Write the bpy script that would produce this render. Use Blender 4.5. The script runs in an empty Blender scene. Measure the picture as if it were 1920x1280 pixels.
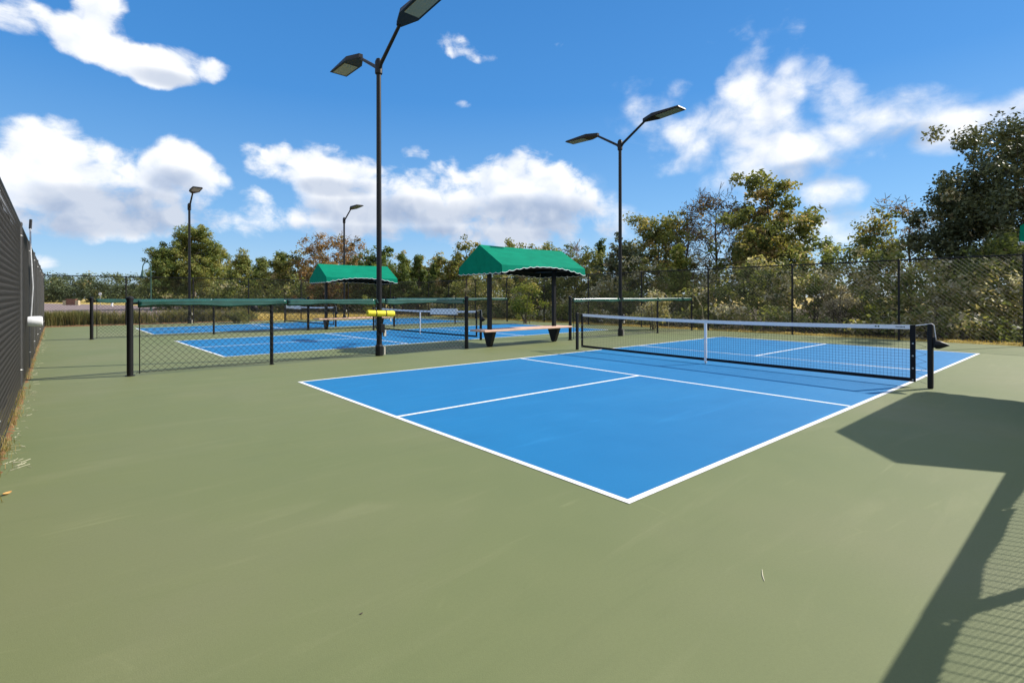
import bpy, bmesh, math, random
import numpy as np
from mathutils import Matrix, Vector

# ------------------------------------------------------------------ camera, light, sky
scene = bpy.context.scene
COL = scene.collection
R = math.radians
CX, CY, CZ, YAW = -2.728, -1.998, 1.315, 0.873      # camera stands at the end of the first low fence
cd = bpy.data.cameras.new('camera'); cam = bpy.data.objects.new('camera', cd); COL.objects.link(cam)
cd.sensor_width = 36; cd.lens = 36 * 959 / 1920
cd.shift_x = (960 - 942) / 1920; cd.shift_y = -(640 - 557) / 1920
cd.clip_end = 3000; cd.clip_start = .05
cam.matrix_world = (Matrix.Translation((CX, CY, CZ)) @ Matrix.Rotation(YAW - math.pi / 2, 4, 'Z')
                    @ Matrix.Rotation(math.pi / 2, 4, 'X') @ Matrix.Rotation(-.002, 4, 'Z'))
scene.camera = cam
FW = (math.cos(YAW), math.sin(YAW)); RT = (math.sin(YAW), -math.cos(YAW))

SUN_H = Vector((1.24, -.50, 1.0))                    # towards the sun
SUN_EL = math.atan2(1.0, math.hypot(1.24, .50)); SUN_AZ = math.atan2(-.50, 1.24)
sd = bpy.data.lights.new('sun', 'SUN'); sun = bpy.data.objects.new('sun', sd); COL.objects.link(sun)
sd.energy = 4.2; sd.angle = R(.53); sd.color = (1.0, .94, .85)
sun.rotation_euler = SUN_H.to_track_quat('Z', 'Y').to_euler()
sun.location = (30, -10, 40)

scene.view_settings.view_transform = 'Standard'; scene.view_settings.look = 'None'
scene.view_settings.gamma = 1; scene.view_settings.use_curve_mapping = False
scene.view_settings.exposure = 0.70
scene.cycles.max_bounces = 6; scene.cycles.diffuse_bounces = 3; scene.cycles.glossy_bounces = 2
scene.cycles.transmission_bounces = 4; scene.cycles.transparent_max_bounces = 6
scene.cycles.use_denoising = True

world = bpy.data.worlds.new('World'); scene.world = world; world.use_nodes = True
NT = world.node_tree; NT.nodes.clear()
class NB:
    """small helper for writing node trees"""
    def __init__(s, t): s.t = t
    def n(s, typ, **kw):
        nd = s.t.nodes.new(typ)
        for k, v in kw.items(): setattr(nd, k, v)
        return nd
    def put(s, sock, v):
        if hasattr(v, 'is_output'): s.t.links.new(v, sock)
        elif v is not None: sock.default_value = v
    def math(s, op, a, b=None, c=None, clamp=False):
        nd = s.n('ShaderNodeMath', operation=op, use_clamp=clamp)
        s.put(nd.inputs[0], a); s.put(nd.inputs[1], b); s.put(nd.inputs[2], c)
        return nd.outputs[0]
    def vm(s, op, a, b=None, out=0):
        nd = s.n('ShaderNodeVectorMath', operation=op); s.put(nd.inputs[0], a); s.put(nd.inputs[1], b)
        return nd.outputs['Value'] if op in ('LENGTH', 'DOT_PRODUCT') else nd.outputs[0]
    def noise(s, vec, scale, detail=4, rough=.5, dist=0):
        nd = s.n('ShaderNodeTexNoise'); s.put(nd.inputs['Vector'], vec)
        nd.inputs['Scale'].default_value = scale; nd.inputs['Detail'].default_value = detail
        nd.inputs['Roughness'].default_value = rough; nd.inputs['Distortion'].default_value = dist
        return nd.outputs['Fac']
    def smooth(s, v, a, b, lo=0., hi=1.):
        nd = s.n('ShaderNodeMapRange', interpolation_type='SMOOTHSTEP'); s.put(nd.inputs['Value'], v)
        for i, x in zip((1, 2, 3, 4), (a, b, lo, hi)): nd.inputs[i].default_value = x
        return nd.outputs[0]
    def mix(s, f, a, b, mode='MIX'):
        nd = s.n('ShaderNodeMix', data_type='RGBA', blend_type=mode)
        s.put(nd.inputs['Factor'], f); s.put(nd.inputs['A'], a); s.put(nd.inputs['B'], b)
        return nd.outputs['Result']
    def ramp(s, f, stops):
        nd = s.n('ShaderNodeValToRGB'); s.put(nd.inputs[0], f); e = nd.color_ramp.elements
        while len(e) < len(stops): e.new(.5)
        for el, (p, c) in zip(e, stops): el.position = p; el.color = (*c, 1)
        return nd.outputs[0]

def build_sky():
    b = NB(NT)
    sky = b.n('ShaderNodeTexSky', sky_type='NISHITA', sun_disc=False)
    sky.sun_elevation = SUN_EL
    sky.sun_rotation = math.pi / 2 - SUN_AZ
    sky.altitude = 0; sky.air_density = 1.0; sky.dust_density = .05; sky.ozone_density = 2.5
    hs = b.n('ShaderNodeHueSaturation'); hs.inputs['Saturation'].default_value = 1.15; hs.inputs['Value'].default_value = 1.0
    NT.links.new(sky.outputs[0], hs.inputs['Color'])
    d = b.n('ShaderNodeTexCoord').outputs['Generated']
    sp = b.n('ShaderNodeSeparateXYZ'); NT.links.new(d, sp.inputs[0])
    x, y, z = sp.outputs
    ax = b.math('SUBTRACT', YAW, b.math('ARCTAN2', y, x))        # angle to the right of the view axis
    el = b.math('ARCSINE', z)
    cb = b.n('ShaderNodeCombineXYZ'); b.put(cb.inputs[0], ax); b.put(cb.inputs[1], el)
    P = cb.outputs[0]
    k_ = 7.6
    clear = b.ramp(b.math('MULTIPLY', b.math('MAXIMUM', el, 0.), 1 / 1.2), [(0, tuple(q * k_ for q in (.42, .64, .89))), (.12, tuple(q * k_ for q in (.20, .475, .87))),
                   (.30, tuple(q * k_ for q in (.058, .295, .75))), (.6, tuple(q * k_ for q in (.03, .20, .58))), (1, tuple(q * k_ for q in (.02, .14, .46)))])
    clear = b.mix(.74, hs.outputs[0], clear)
    def masks(lst):
        m = None
        for (px, py, rx, ry, w) in lst:                          # where each cloud stands in the sky
            a0 = math.atan2(px - 942, 959); e0 = math.atan((557 - py) / 959 * math.cos(a0))
            sx = 959 / rx / math.cos(a0) ** 2; sy = 959 / ry / math.cos(a0)
            mp = b.n('ShaderNodeMapping', vector_type='POINT')
            NT.links.new(P, mp.inputs[0])
            mp.inputs['Location'].default_value = (-a0 * sx, -e0 * sy, 0); mp.inputs['Scale'].default_value = (sx, sy, 0)
            l = b.vm('DOT_PRODUCT', mp.outputs[0], mp.outputs[0])
            v = b.math('MULTIPLY_ADD', l, -max(w, .6), w)
            m = v if m is None else b.math('SMOOTH_MAX', m, v, .25)
        return b.math('MAXIMUM', m, -1.0)
    CL = [(40, 25, 90, 32, .6), (150, 62, 80, 34, .8), (190, 22, 55, 48, .7), (200, 90, 75, 36, 1), (300, 112, 110, 34, 1), (380, 128, 50, 22, .7), (290, 142, 40, 20, .4),
          (130, 315, 170, 95, 1.1), (10, 340, 110, 75, 1), (330, 335, 100, 75, 1), (210, 390, 240, 55, .8), (70, 490, 60, 20, .25),
          (520, 300, 70, 38, .8), (620, 325, 120, 52, 1), (700, 380, 150, 50, .9), (930, 370, 190, 78, 1.1), (820, 420, 330, 42, .8), (1060, 425, 110, 45, .6), (500, 400, 70, 50, .35),
          (858, 78, 70, 26, -.18), (868, 96, 60, 14, -.05), (902, 108, 36, 13, .05), (868, 196, 26, 10, -.02), (780, 288, 30, 14, .5), (1050, 83, 24, 10, .1),
          (1400, 165, 50, 44, .42), (1440, 225, 65, 75, .55), (1340, 258, 125, 55, .6), (1500, 275, 160, 50, .95), (1565, 190, 55, 60, .32), (1640, 232, 115, 40, .6), (1800, 235, 105, 50, .95), (1905, 222, 80, 42, .75),
          (1210, 215, 90, 55, .16), (1430, 330, 120, 75, .5), (1550, 368, 65, 36, .9), (1500, 420, 120, 40, .3), (1190, 160, 60, 25, .12)]
    GR = [(240, 395, 190, 48, 1), (60, 420, 150, 34, .9), (330, 345, 60, 30, .4), (120, 360, 80, 22, .35),
          (760, 400, 170, 30, .6), (960, 405, 160, 34, .7), (820, 440, 280, 22, .6), (640, 352, 80, 18, .5), (1060, 440, 100, 30, .5),
          (1540, 322, 110, 26, .8), (1560, 400, 70, 18, .7), (1690, 260, 90, 26, .45), (1850, 262, 80, 22, .4), (330, 150, 90, 16, .3)]
    m = masks(CL); g = masks(GR)
    sc = b.vm('MULTIPLY', d, (1, 1, 1.15))
    # cumulus carried on out of view, made denser to brighten and whiten the fill light
    far = b.smooth(b.math('ABSOLUTE', ax), .86, 1.15)
    hi = b.smooth(el, .55, .75)
    out = b.math('MAXIMUM', far, hi)
    gen = b.math('MULTIPLY_ADD', b.noise(sc, 2.3, 2, .5), 7.0, -3.2)
    gen = b.math('MINIMUM', b.math('MAXIMUM', gen, -1.0), .9)
    m = b.math('ADD', b.math('MULTIPLY', m, b.math('SUBTRACT', 1.0, out)), b.math('MULTIPLY', gen, out))
    wq = b.n('ShaderNodeTexNoise'); b.put(wq.inputs['Vector'], sc); wq.inputs['Scale'].default_value = 6; wq.inputs['Detail'].default_value = 3
    scw = b.vm('ADD', sc, b.vm('MULTIPLY', b.vm('SUBTRACT', wq.outputs['Color'], (.5, .5, .5)), (.07, .07, .07)))
    def billow(v):
        """rounded cauliflower heads: inverted cell distance at two sizes over soft noise"""
        def cell(sz):
            c_ = b.n('ShaderNodeTexVoronoi', feature='F1'); b.put(c_.inputs['Vector'], v); c_.inputs['Scale'].default_value = sz
            return c_.outputs['Distance']
        o_ = b.math('MULTIPLY_ADD', b.noise(v, 6.5, 8, .58), 1.0, 0.)
        o_ = b.math('MULTIPLY_ADD', cell(13), -.30, o_)
        return b.math('MULTIPLY_ADD', cell(29), -.16, o_)
    f1 = billow(scw)
    f2 = billow(b.vm('ADD', scw, (.020 * .9, -.020 * .35, .030)))
    wisp = b.noise(b.vm('MULTIPLY', sc, (1, 1, 1.6)), 15, 7, .68, .5)
    f = b.math('ADD', b.math('MULTIPLY_ADD', f1, 3.9, -1.15), b.math('MULTIPLY_ADD', wisp, 1.5, -.75))
    den = b.math('ADD', b.math('MULTIPLY', m, 1.3), f)
    soft = b.math('MULTIPLY', b.smooth(ax, .12, .3), b.smooth(ax, .95, 1.1, 1, 0))
    alpha = b.math('ADD', b.math('MULTIPLY', b.smooth(den, -.25, .72), b.math('SUBTRACT', 1.0, soft)), b.math('MULTIPLY', b.smooth(den, -.75, 1.25), soft))
    lit = b.math('MULTIPLY_ADD', b.math('SUBTRACT', f1, f2), 3.6, .66, clamp=True)
    gg = b.smooth(b.math('ADD', g, b.math('MULTIPLY_ADD', f1, 1.5, -.45)), -.45, .55)
    shade = b.math('MULTIPLY', gg, b.math('MULTIPLY_ADD', lit, -.35, 1.0))
    w = b.mix(lit, (5.6, 6.15, 7.1, 1), (8.1, 8.15, 8.2, 1))
    w = b.mix(b.math('MULTIPLY', shade, .95), w, (2.75, 3.45, 4.8, 1))
    alpha = b.math('MULTIPLY', alpha, b.smooth(el, -.01, .05, .25, 1.))
    c = b.mix(b.math('MULTIPLY', alpha, .97), clear, w)
    bg = b.n('ShaderNodeBackground'); NT.links.new(c, bg.inputs[0]); bg.inputs[1].default_value = .085
    o = b.n('ShaderNodeOutputWorld'); NT.links.new(bg.outputs[0], o.inputs[0])
build_sky()

# ------------------------------------------------------------------ helpers
rng = np.random.default_rng(7); random.seed(7)
def at(px, F, z=0.0):
    """ground point F metres ahead of the camera on the bearing of photo column px"""
    a = (px - 942) / 959
    return Vector((CX + F * (FW[0] + a * RT[0]), CY + F * (FW[1] + a * RT[1]), z))
def zat(py, F): return CZ + (557 - py) / 959 * F

def tag(o, label=None, cat=None, group=None, kind=None):
    if label: o['label'] = label
    if cat: o['category'] = cat
    if group: o['group'] = group
    if kind: o['kind'] = kind
    return o
def thing(name, label, cat, loc=(0, 0, 0), rz=0.0, group=None):
    o = bpy.data.objects.new(name, None); COL.objects.link(o); o.empty_display_size = .2
    o.location = loc; o.rotation_euler = (0, 0, rz)
    return tag(o, label, cat, group)
def copy_tree(o, parent=None):
    c = o.copy(); COL.objects.link(c)
    if parent is not None: c.parent = parent
    for ch in list(o.children): copy_tree(ch, c)
    return c
def link(name, me, mat, parent=None, smooth=False):
    if mat is not None: me.materials.append(mat)
    o = bpy.data.objects.new(name, me); COL.objects.link(o)
    if parent is not None: o.parent = parent
    if smooth: me.polygons.foreach_set('use_smooth', np.ones(len(me.polygons), bool))
    return o
class MB:
    def __init__(s): s.v = []; s.f = []
    def add(s, vs, fs):
        k = len(s.v); s.v += [tuple(p) for p in vs]; s.f += [tuple(i + k for i in f) for f in fs]; return s
    def box(s, c, size, rz=0., m=None, bev=0.):
        hx, hy, hz = [q / 2 for q in size]
        if bev:
            b = bev; vs = []; fs = []
            bm = bmesh.new(); bmesh.ops.create_cube(bm, size=1); bmesh.ops.scale(bm, vec=size, verts=bm.verts)
            bmesh.ops.bevel(bm, geom=bm.edges[:], offset=b, segments=1, affect='EDGES')
            bm.verts.index_update(); vs = [v.co.copy() for v in bm.verts]; fs = [tuple(v.index for v in f.verts) for f in bm.faces]; bm.free()
        else:
            vs = [Vector((sx * hx, sy * hy, sz * hz)) for sz in (-1, 1) for sy in (-1, 1) for sx in (-1, 1)]
            fs = [(0, 2, 3, 1), (4, 5, 7, 6), (0, 1, 5, 4), (2, 6, 7, 3), (0, 4, 6, 2), (1, 3, 7, 5)]
        M = m if m is not None else Matrix.Rotation(rz, 3, 'Z')
        return s.add([M @ v + Vector(c) for v in vs], fs)
    def tube(s, pts, r, n=8, caps=True):
        pts = [Vector(p) for p in pts]; rs = r if isinstance(r, (list, tuple)) else [r] * len(pts)
        vs = []; fs = []; prev = None
        for i, p in enumerate(pts):
            t = (pts[min(i + 1, len(pts) - 1)] - pts[max(i - 1, 0)])
            t = t.normalized() if t.length > 1e-9 else Vector((0, 0, 1))
            a = prev if prev is not None else (Vector((1, 0, 0)) if abs(t.x) < .8 else Vector((0, 1, 0)))
            a = (a - t * a.dot(t)).normalized(); prev = a; c = t.cross(a)
            for k in range(n):
                q = 2 * math.pi * (k + .5) / n
                vs.append(p + (a * math.cos(q) + c * math.sin(q)) * rs[i])
        for i in range(len(pts) - 1):
            for k in range(n):
                k2 = (k + 1) % n; fs.append((i * n + k, i * n + k2, (i + 1) * n + k2, (i + 1) * n + k))
        if caps:
            fs.append(tuple(range(n - 1, -1, -1))); fs.append(tuple((len(pts) - 1) * n + k for k in range(n)))
        return s.add(vs, fs)
    def lathe(s, prof, n=16, c=(0, 0, 0), axis='Z'):
        vs = []; fs = []
        for (r, z) in prof:
            for k in range(n):
                q = 2 * math.pi * k / n; v = Vector((r * math.cos(q), r * math.sin(q), z))
                if axis == 'X': v = Vector((v.z, v.x, v.y))
                if axis == 'Y': v = Vector((v.x, v.z, v.y))
                vs.append(v + Vector(c))
        for i in range(len(prof) - 1):
            for k in range(n):
                k2 = (k + 1) % n; fs.append((i * n + k, i * n + k2, (i + 1) * n + k2, (i + 1) * n + k))
        return s.add(vs, fs)
    def build(s, name, mat, parent=None, smooth=False):
        me = bpy.data.meshes.new(name); me.from_pydata(s.v, [], s.f); me.update()
        bm = bmesh.new(); bm.from_mesh(me); bmesh.ops.recalc_face_normals(bm, faces=bm.faces); bm.to_mesh(me); bm.free()
        o = link(name, me, mat, parent)
        if smooth:
            me.polygons.foreach_set('use_smooth', np.ones(len(me.polygons), bool)); me.set_sharp_from_angle(angle=R(38))
        return o

# ------------------------------------------------------------------ materials
def new_mat(name):
    m = bpy.data.materials.new(name); m.use_nodes = True; t = m.node_tree; b = NB(t)
    p = t.nodes['Principled BSDF']
    return m, b, p
def plain(name, col, rough=.5, metal=0., var=.12, scale=14, bump=0., spec=.5):
    m, b, p = new_mat(name)
    co = b.n('ShaderNodeTexCoord').outputs['Object']
    f = b.noise(co, scale, 4, .6)
    dk = tuple(c * (1 - var) for c in col); lt = tuple(min(1, c * (1 + var)) for c in col)
    b.put(p.inputs['Base Color'], b.ramp(f, [(.3, dk), (.7, lt)]))
    b.put(p.inputs['Roughness'], b.math('MULTIPLY_ADD', f, .2, rough - .1))
    p.inputs['Metallic'].default_value = metal; p.inputs['Specular IOR Level'].default_value = spec
    if bump:
        bn = b.n('ShaderNodeBump'); bn.inputs['Strength'].default_value = bump; bn.inputs['Distance'].default_value = .01
        b.put(bn.inputs['Height'], b.noise(co, scale * 6, 3, .6)); b.put(p.inputs['Normal'], bn.outputs[0])
    return m
M_BLACK = plain('black_powder_coat', (.008, .008, .009), .45, spec=.28)
M_BLACKNET = plain('black_netting', (.012, .012, .013), .7)
M_BAND = plain('black_net_tape', (.009, .009, .011), .7, spec=.2)
M_WIRE = plain('black_vinyl_wire', (.016, .016, .016), .5)
M_WIREL = plain('grey_sheen_vinyl_wire', (.075, .071, .068), .5, spec=.4)  # black vinyl's grey sheen at a grazing angle, painted into the base colour
M_POSTG = plain('weathered_dark_post', (.045, .044, .043), .5, spec=.35)
M_SCREEN = plain('dark_screen_cloth', (.014, .014, .014), .9, spec=.1)
M_CAP = plain('dark_green_vinyl', (.010, .075, .053), .26, var=.2, scale=5, spec=.75)
M_WHITE = plain('white_tape', (.76, .76, .78), .6, var=.05)
M_PLACARD = plain('white_plastic', (.78, .78, .77), .45, var=.03)
M_FOAM = plain('white_foam', (.72, .73, .74), .8, var=.06)
M_YELLOW = plain('yellow_foam', (.78, .66, .03), .7, var=.08, bump=.3)
M_WOOD = plain('salmon_plank', (.66, .42, .31), .6, var=.12, scale=5)
M_GREY = plain('galvanised', (.42, .42, .41), .4, metal=.6)
M_BEIGE = plain('beige_box', (.55, .5, .42), .6)
M_GREENP = plain('green_post', (.02, .07, .05), .5)
M_BARK = plain('bark', (.085, .065, .05), .9, var=.4, scale=8, bump=.6)
M_BARKP = plain('pale_bark', (.22, .18, .14), .9, var=.35, scale=7, bump=.5)
M_BRICK = plain('brick_red', (.22, .1, .065), .85, var=.25, scale=6)
M_TAN = plain('tan_stone', (.5, .4, .24), .85)
M_LEAFO = plain('fallen_leaf_orange', (.62, .33, .10), .6)
M_STRAWB = plain('pale_straw', (.62, .58, .42), .8)

def mat_lens():
    m, b, p = new_mat('lamp_lens')
    co = b.n('ShaderNodeTexCoord').outputs['Object']
    w = b.n('ShaderNodeTexWave', wave_type='BANDS', bands_direction='Y'); b.put(w.inputs[0], co); w.inputs['Scale'].default_value = 9
    b.put(p.inputs['Base Color'], b.ramp(w.outputs['Fac'], [(.3, (.17, .185, .13)), (.7, (.27, .285, .2))]))
    p.inputs['Roughness'].default_value = .22
    return m
M_LENS = mat_lens()

def mat_fabric():
    m, b, p = new_mat('green_canvas')
    co = b.n('ShaderNodeTexCoord').outputs['Object']
    f = b.noise(b.vm('MULTIPLY', co, (1, 2.5, 2.5)), 2.2, 5, .6)
    b.put(p.inputs['Base Color'], b.ramp(f, [(.3, (.001, .165, .098)), (.7, (.002, .21, .124))]))
    p.inputs['Roughness'].default_value = .9; p.inputs['Specular IOR Level'].default_value = .08
    bn = b.n('ShaderNodeBump'); bn.inputs['Strength'].default_value = .25; bn.inputs['Distance'].default_value = .03
    b.put(bn.inputs['Height'], b.noise(b.vm('MULTIPLY', co, (1, .5, .5)), 2.4, 3, .5)); b.put(p.inputs['Normal'], bn.outputs[0])
    return m
M_FABRIC = mat_fabric()

M_INSIDE = plain('black_canopy_inside', (.010, .016, .014), .9, spec=.1)  # near-black colour for the inner faces of the canopy cloth
def mat_court(name, c0, c1, c2, scuff=.5):
    """acrylic sport coating: broad cloudy tone, fine sand grain, faint scuffs and swirls"""
    m, b, p = new_mat(name)
    co = b.n('ShaderNodeTexCoord').outputs['Object']
    broad = b.noise(co, .33, 4, .55, .4); mid = b.noise(co, 2.3, 5, .6); fine = b.noise(co, 190, 2, .6)
    sm = b.noise(b.vm('MULTIPLY', co, (.35, 2.2, 1)), 1.4, 4, .6, 1.2)
    base = b.ramp(broad, [(.3, c0), (.52, c1), (.75, c2)])
    base = b.mix(b.smooth(mid, .35, .75, 0, .22), base, (*[x * 1.14 for x in c1], 1))
    base = b.mix(b.smooth(sm, .54, .76, 0, .42), base, (*[x * 1.22 for x in c2], 1))
    base = b.mix(b.smooth(sm, .22, .44, .26, 0), base, (*[x * .8 for x in c0], 1))
    # thin scratch lines
    v = b.n('ShaderNodeTexVoronoi', feature='DISTANCE_TO_EDGE'); b.put(v.inputs['Vector'], b.vm('ADD', co, b.vm('MULTIPLY', b.n('ShaderNodeTexNoise').outputs['Color'], (.6, .6, 0))))
    v.inputs['Scale'].default_value = .55
    ln = b.math('MULTIPLY', b.smooth(v.outputs['Distance'], .0, .006, 1, 0), b.smooth(mid, .5, .64))
    base = b.mix(b.math('MULTIPLY', ln, scuff * .3), base, (*[min(1, x * 1.6) for x in c2], 1))
    for k, (rot, ss) in enumerate(((.5, 1.1), (1.9, .8), (2.7, 1.4))):
        mp = b.n('ShaderNodeMapping'); b.put(mp.inputs[0], co); mp.inputs['Rotation'].default_value = (0, 0, rot); mp.inputs['Scale'].default_value = (.55 * ss, 16 * ss, 1); mp.inputs['Location'].default_value = (k * 7.3, k * 3.1, 0)
        sk = b.noise(mp.outputs[0], 1.0, 3, .5, .35)
        gate = b.smooth(b.noise(b.vm('ADD', co, (k * 11., 5., 0)), 1.1, 3, .6), .54, .7)
        base = b.mix(b.math('MULTIPLY', b.math('MULTIPLY', b.smooth(sk, .66, .74), gate), .34), base, (*[min(1, x * 1.5) for x in c2], 1))
    base = b.mix(b.smooth(b.noise(co, 62, 3, .7), .32, .68, 0, .13), base, (*[x * .66 for x in c1], 1))
    spk = b.noise(co, 34, 2, .5)
    base = b.mix(b.smooth(spk, .74, .8, 0, .35), base, (*[x * .6 for x in c0], 1))
    base = b.mix(b.smooth(fine, .3, .7, 0, .26), base, (*[x * .72 for x in c1], 1))
    b.put(p.inputs['Base Color'], base)
    b.put(p.inputs['Roughness'], b.math('MULTIPLY_ADD', mid, .16, .56))
    p.inputs['Specular IOR Level'].default_value = .26
    bn = b.n('ShaderNodeBump'); bn.inputs['Strength'].default_value = .22; bn.inputs['Distance'].default_value = .003
    b.put(bn.inputs['Height'], fine); b.put(p.inputs['Normal'], bn.outputs[0])
    return m
M_GREENCOURT = mat_court('green_court_coating', (.142, .173, .068), (.162, .185, .079), (.188, .196, .097))
M_BLUECOURT = mat_court('blue_court_coating', (.007, .150, .36), (.010, .168, .385), (.018, .188, .41), .3)
def mat_line():
    m, b, p = new_mat('white_line_paint')
    co = b.n('ShaderNodeTexCoord').outputs['Object']
    f = b.noise(co, 25, 4, .65)
    b.put(p.inputs['Base Color'], b.ramp(f, [(.28, (.62, .64, .64)), (.5, (.80, .80, .80))])); p.inputs['Roughness'].default_value = .65
    return m
M_LINE = mat_line()
def mat_ground(name, stops, s=.6, rough=.95, bump=.5):
    m, b, p = new_mat(name)
    co = b.n('ShaderNodeTexCoord').outputs['Object']
    f = b.math('ADD', b.math('MULTIPLY', b.noise(co, s, 5, .6), .65), b.math('MULTIPLY', b.noise(co, s * 14, 4, .65), .35))
    b.put(p.inputs['Base Color'], b.ramp(f, stops)); p.inputs['Roughness'].default_value = rough
    p.inputs['Specular IOR Level'].default_value = .15
    bn = b.n('ShaderNodeBump'); bn.inputs['Strength'].default_value = bump; bn.inputs['Distance'].default_value = .05
    b.put(bn.inputs['Height'], b.noise(co, s * 20, 4, .7)); b.put(p.inputs['Normal'], bn.outputs[0])
    return m
M_FIELD = mat_ground('dry_grass_ground', [(.3, (.34, .26, .07)), (.5, (.46, .34, .10)), (.7, (.54, .41, .15))], .25)
M_VERGE = mat_ground('yellow_dry_grass', [(.3, (.38, .27, .06)), (.5, (.52, .38, .09)), (.7, (.62, .47, .15))], 3.)
M_SOIL = mat_ground('leaf_litter_soil', [(.3, (.05, .038, .024)), (.55, (.10, .075, .045)), (.75, (.17, .12, .07))], .9)
M_GRAVEL = mat_ground('pale_gravel', [(.3, (.20, .15, .142)), (.55, (.245, .19, .18)), (.75, (.29, .235, .225))], .4)
M_STRAW = mat_ground('pine_straw', [(.3, (.12, .06, .03)), (.5, (.24, .13, .06)), (.7, (.36, .22, .11))], 2.5)

def mat_leaf(name, stops, trans=.48, rough=.55):
    m, b, p = new_mat(name)
    a = b.n('ShaderNodeAttribute', attribute_name='tint').outputs['Fac']
    col = b.ramp(a, stops)
    b.put(p.inputs['Base Color'], col); p.inputs['Roughness'].default_value = rough; p.inputs['Specular IOR Level'].default_value = .25
    tr = b.n('ShaderNodeBsdfTranslucent'); b.put(tr.inputs[0], b.mix(1., col, (1.0, .95, .55, 1), 'MULTIPLY'))
    mx = b.n('ShaderNodeMixShader'); mx.inputs[0].default_value = trans
    t = m.node_tree; t.links.new(p.outputs[0], mx.inputs[1]); t.links.new(tr.outputs[0], mx.inputs[2])
    t.links.new(mx.outputs[0], t.nodes['Material Output'].inputs[0])
    return m
L_OAK = mat_leaf('oak_leaves', [(0, (.078, .100, .036)), (.4, (.155, .182, .056)), (.7, (.25, .255, .075)), (.88, (.36, .31, .11)), (1, (.46, .34, .18))])
L_DARK = mat_leaf('dark_evergreen_leaves', [(0, (0.062, 0.078, 0.043)), (.5, (0.116, 0.136, 0.067)), (.85, (0.190, 0.196, 0.092)), (1, (0.490, 0.398, 0.245))], .2, .5)
L_YEL = mat_leaf('yellow_green_leaves', [(0, (0.088, 0.117, 0.023)), (.4, (0.186, 0.225, 0.043)), (.75, (0.312, 0.321, 0.069)), (1, (0.468, 0.390, 0.137))], .45)
L_PINE = mat_leaf('pine_needles', [(0, (0.057, 0.101, 0.032)), (.45, (0.137, 0.189, 0.053)), (.8, (0.241, 0.273, 0.074)), (1, (0.342, 0.315, 0.105))])
L_BROWN = mat_leaf('withered_leaves', [(0, (0.121, 0.092, 0.057)), (.45, (0.243, 0.173, 0.101)), (.75, (0.344, 0.234, 0.138)), (1, (0.203, 0.223, 0.072))])
L_RUST = mat_leaf('russet_leaves', [(0, (0.169, 0.126, 0.051)), (.4, (0.321, 0.203, 0.085)), (.75, (0.439, 0.261, 0.126)), (1, (0.220, 0.220, 0.068))])
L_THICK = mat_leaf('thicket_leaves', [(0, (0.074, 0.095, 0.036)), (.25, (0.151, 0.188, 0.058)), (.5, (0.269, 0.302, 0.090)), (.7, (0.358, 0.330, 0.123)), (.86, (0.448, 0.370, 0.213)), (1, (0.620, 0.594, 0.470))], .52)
L_PALE = mat_leaf('pale_seed_heads', [(0, (0.133, 0.116, 0.061)), (.4, (0.266, 0.230, 0.133)), (.75, (0.460, 0.399, 0.266)), (1, (0.620, 0.569, 0.436))])
L_GRASS = mat_leaf('grass_blades', [(0, (.075, .10, .035)), (.4, (.19, .20, .065)), (.75, (.34, .29, .11)), (1, (.52, .36, .17))], .42, .7)
L_DRY = mat_leaf('dry_straw_blades', [(0, (.30, .23, .06)), (.5, (.46, .34, .09)), (1, (.56, .43, .16))], .5, .7)
L_FAR = mat_leaf('far_wood_leaves', [(0, (0.062, 0.087, 0.038)), (.5, (0.125, 0.153, 0.058)), (.85, (0.208, 0.208, 0.073)), (1, (0.333, 0.250, 0.125))], .2)

# ------------------------------------------------------------------ ground
def sheet(name, pts, z, mat, kind='structure', sub=0):
    me = bpy.data.meshes.new(name); me.from_pydata([(x, y, z) for x, y in pts], [], [tuple(range(len(pts)))]); me.update()
    if me.polygons[0].normal.z < 0: me.flip_normals()
    return tag(link(name, me, mat), kind=kind)
sheet('ground', [(-700, -500), (900, -500), (900, 1100), (-700, 1100)], -.06, M_FIELD)
sheet('woodland_soil', [(16.55, -30), (60, -30), (60, 60), (16.55, 60)], -.045, M_SOIL)
sheet('gravel_lot', [tuple(at(-60, 31)[:2]), tuple(at(330, 30.5)[:2]), tuple(at(452, 37)[:2]), tuple(at(455, 56)[:2]), tuple(at(340, 78)[:2]), tuple(at(60, 140)[:2]), tuple(at(-200, 140)[:2])], -.045, M_GRAVEL)
# court pad: a concrete slab with a coated top
pad = MB(); PADX0, PADX1, PADY0, PADY1 = -3.42, 16.38, -6.0, 28.75
lx = lambda y: -3.235 - .0215 * (y - 4.27)             # the left fence line drifts outward
pts = [(PADX0 + 1 - 1, PADY0), (PADX1, PADY0), (PADX1 - .3, PADY1), (lx(PADY1) - .02, PADY1), (lx(PADY0) - .02, PADY0)][1:]
n = len(pts)
pad.add([(x, y, 0) for x, y in pts] + [(x, y, -.12) for x, y in pts], [tuple(range(n)), tuple(range(2 * n - 1, n - 1, -1))] + [(i, i + n, (i + 1) % n + n, (i + 1) % n) for i in range(n)])
tag(pad.build('court_pavement', M_GREENCOURT), kind='structure')

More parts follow.
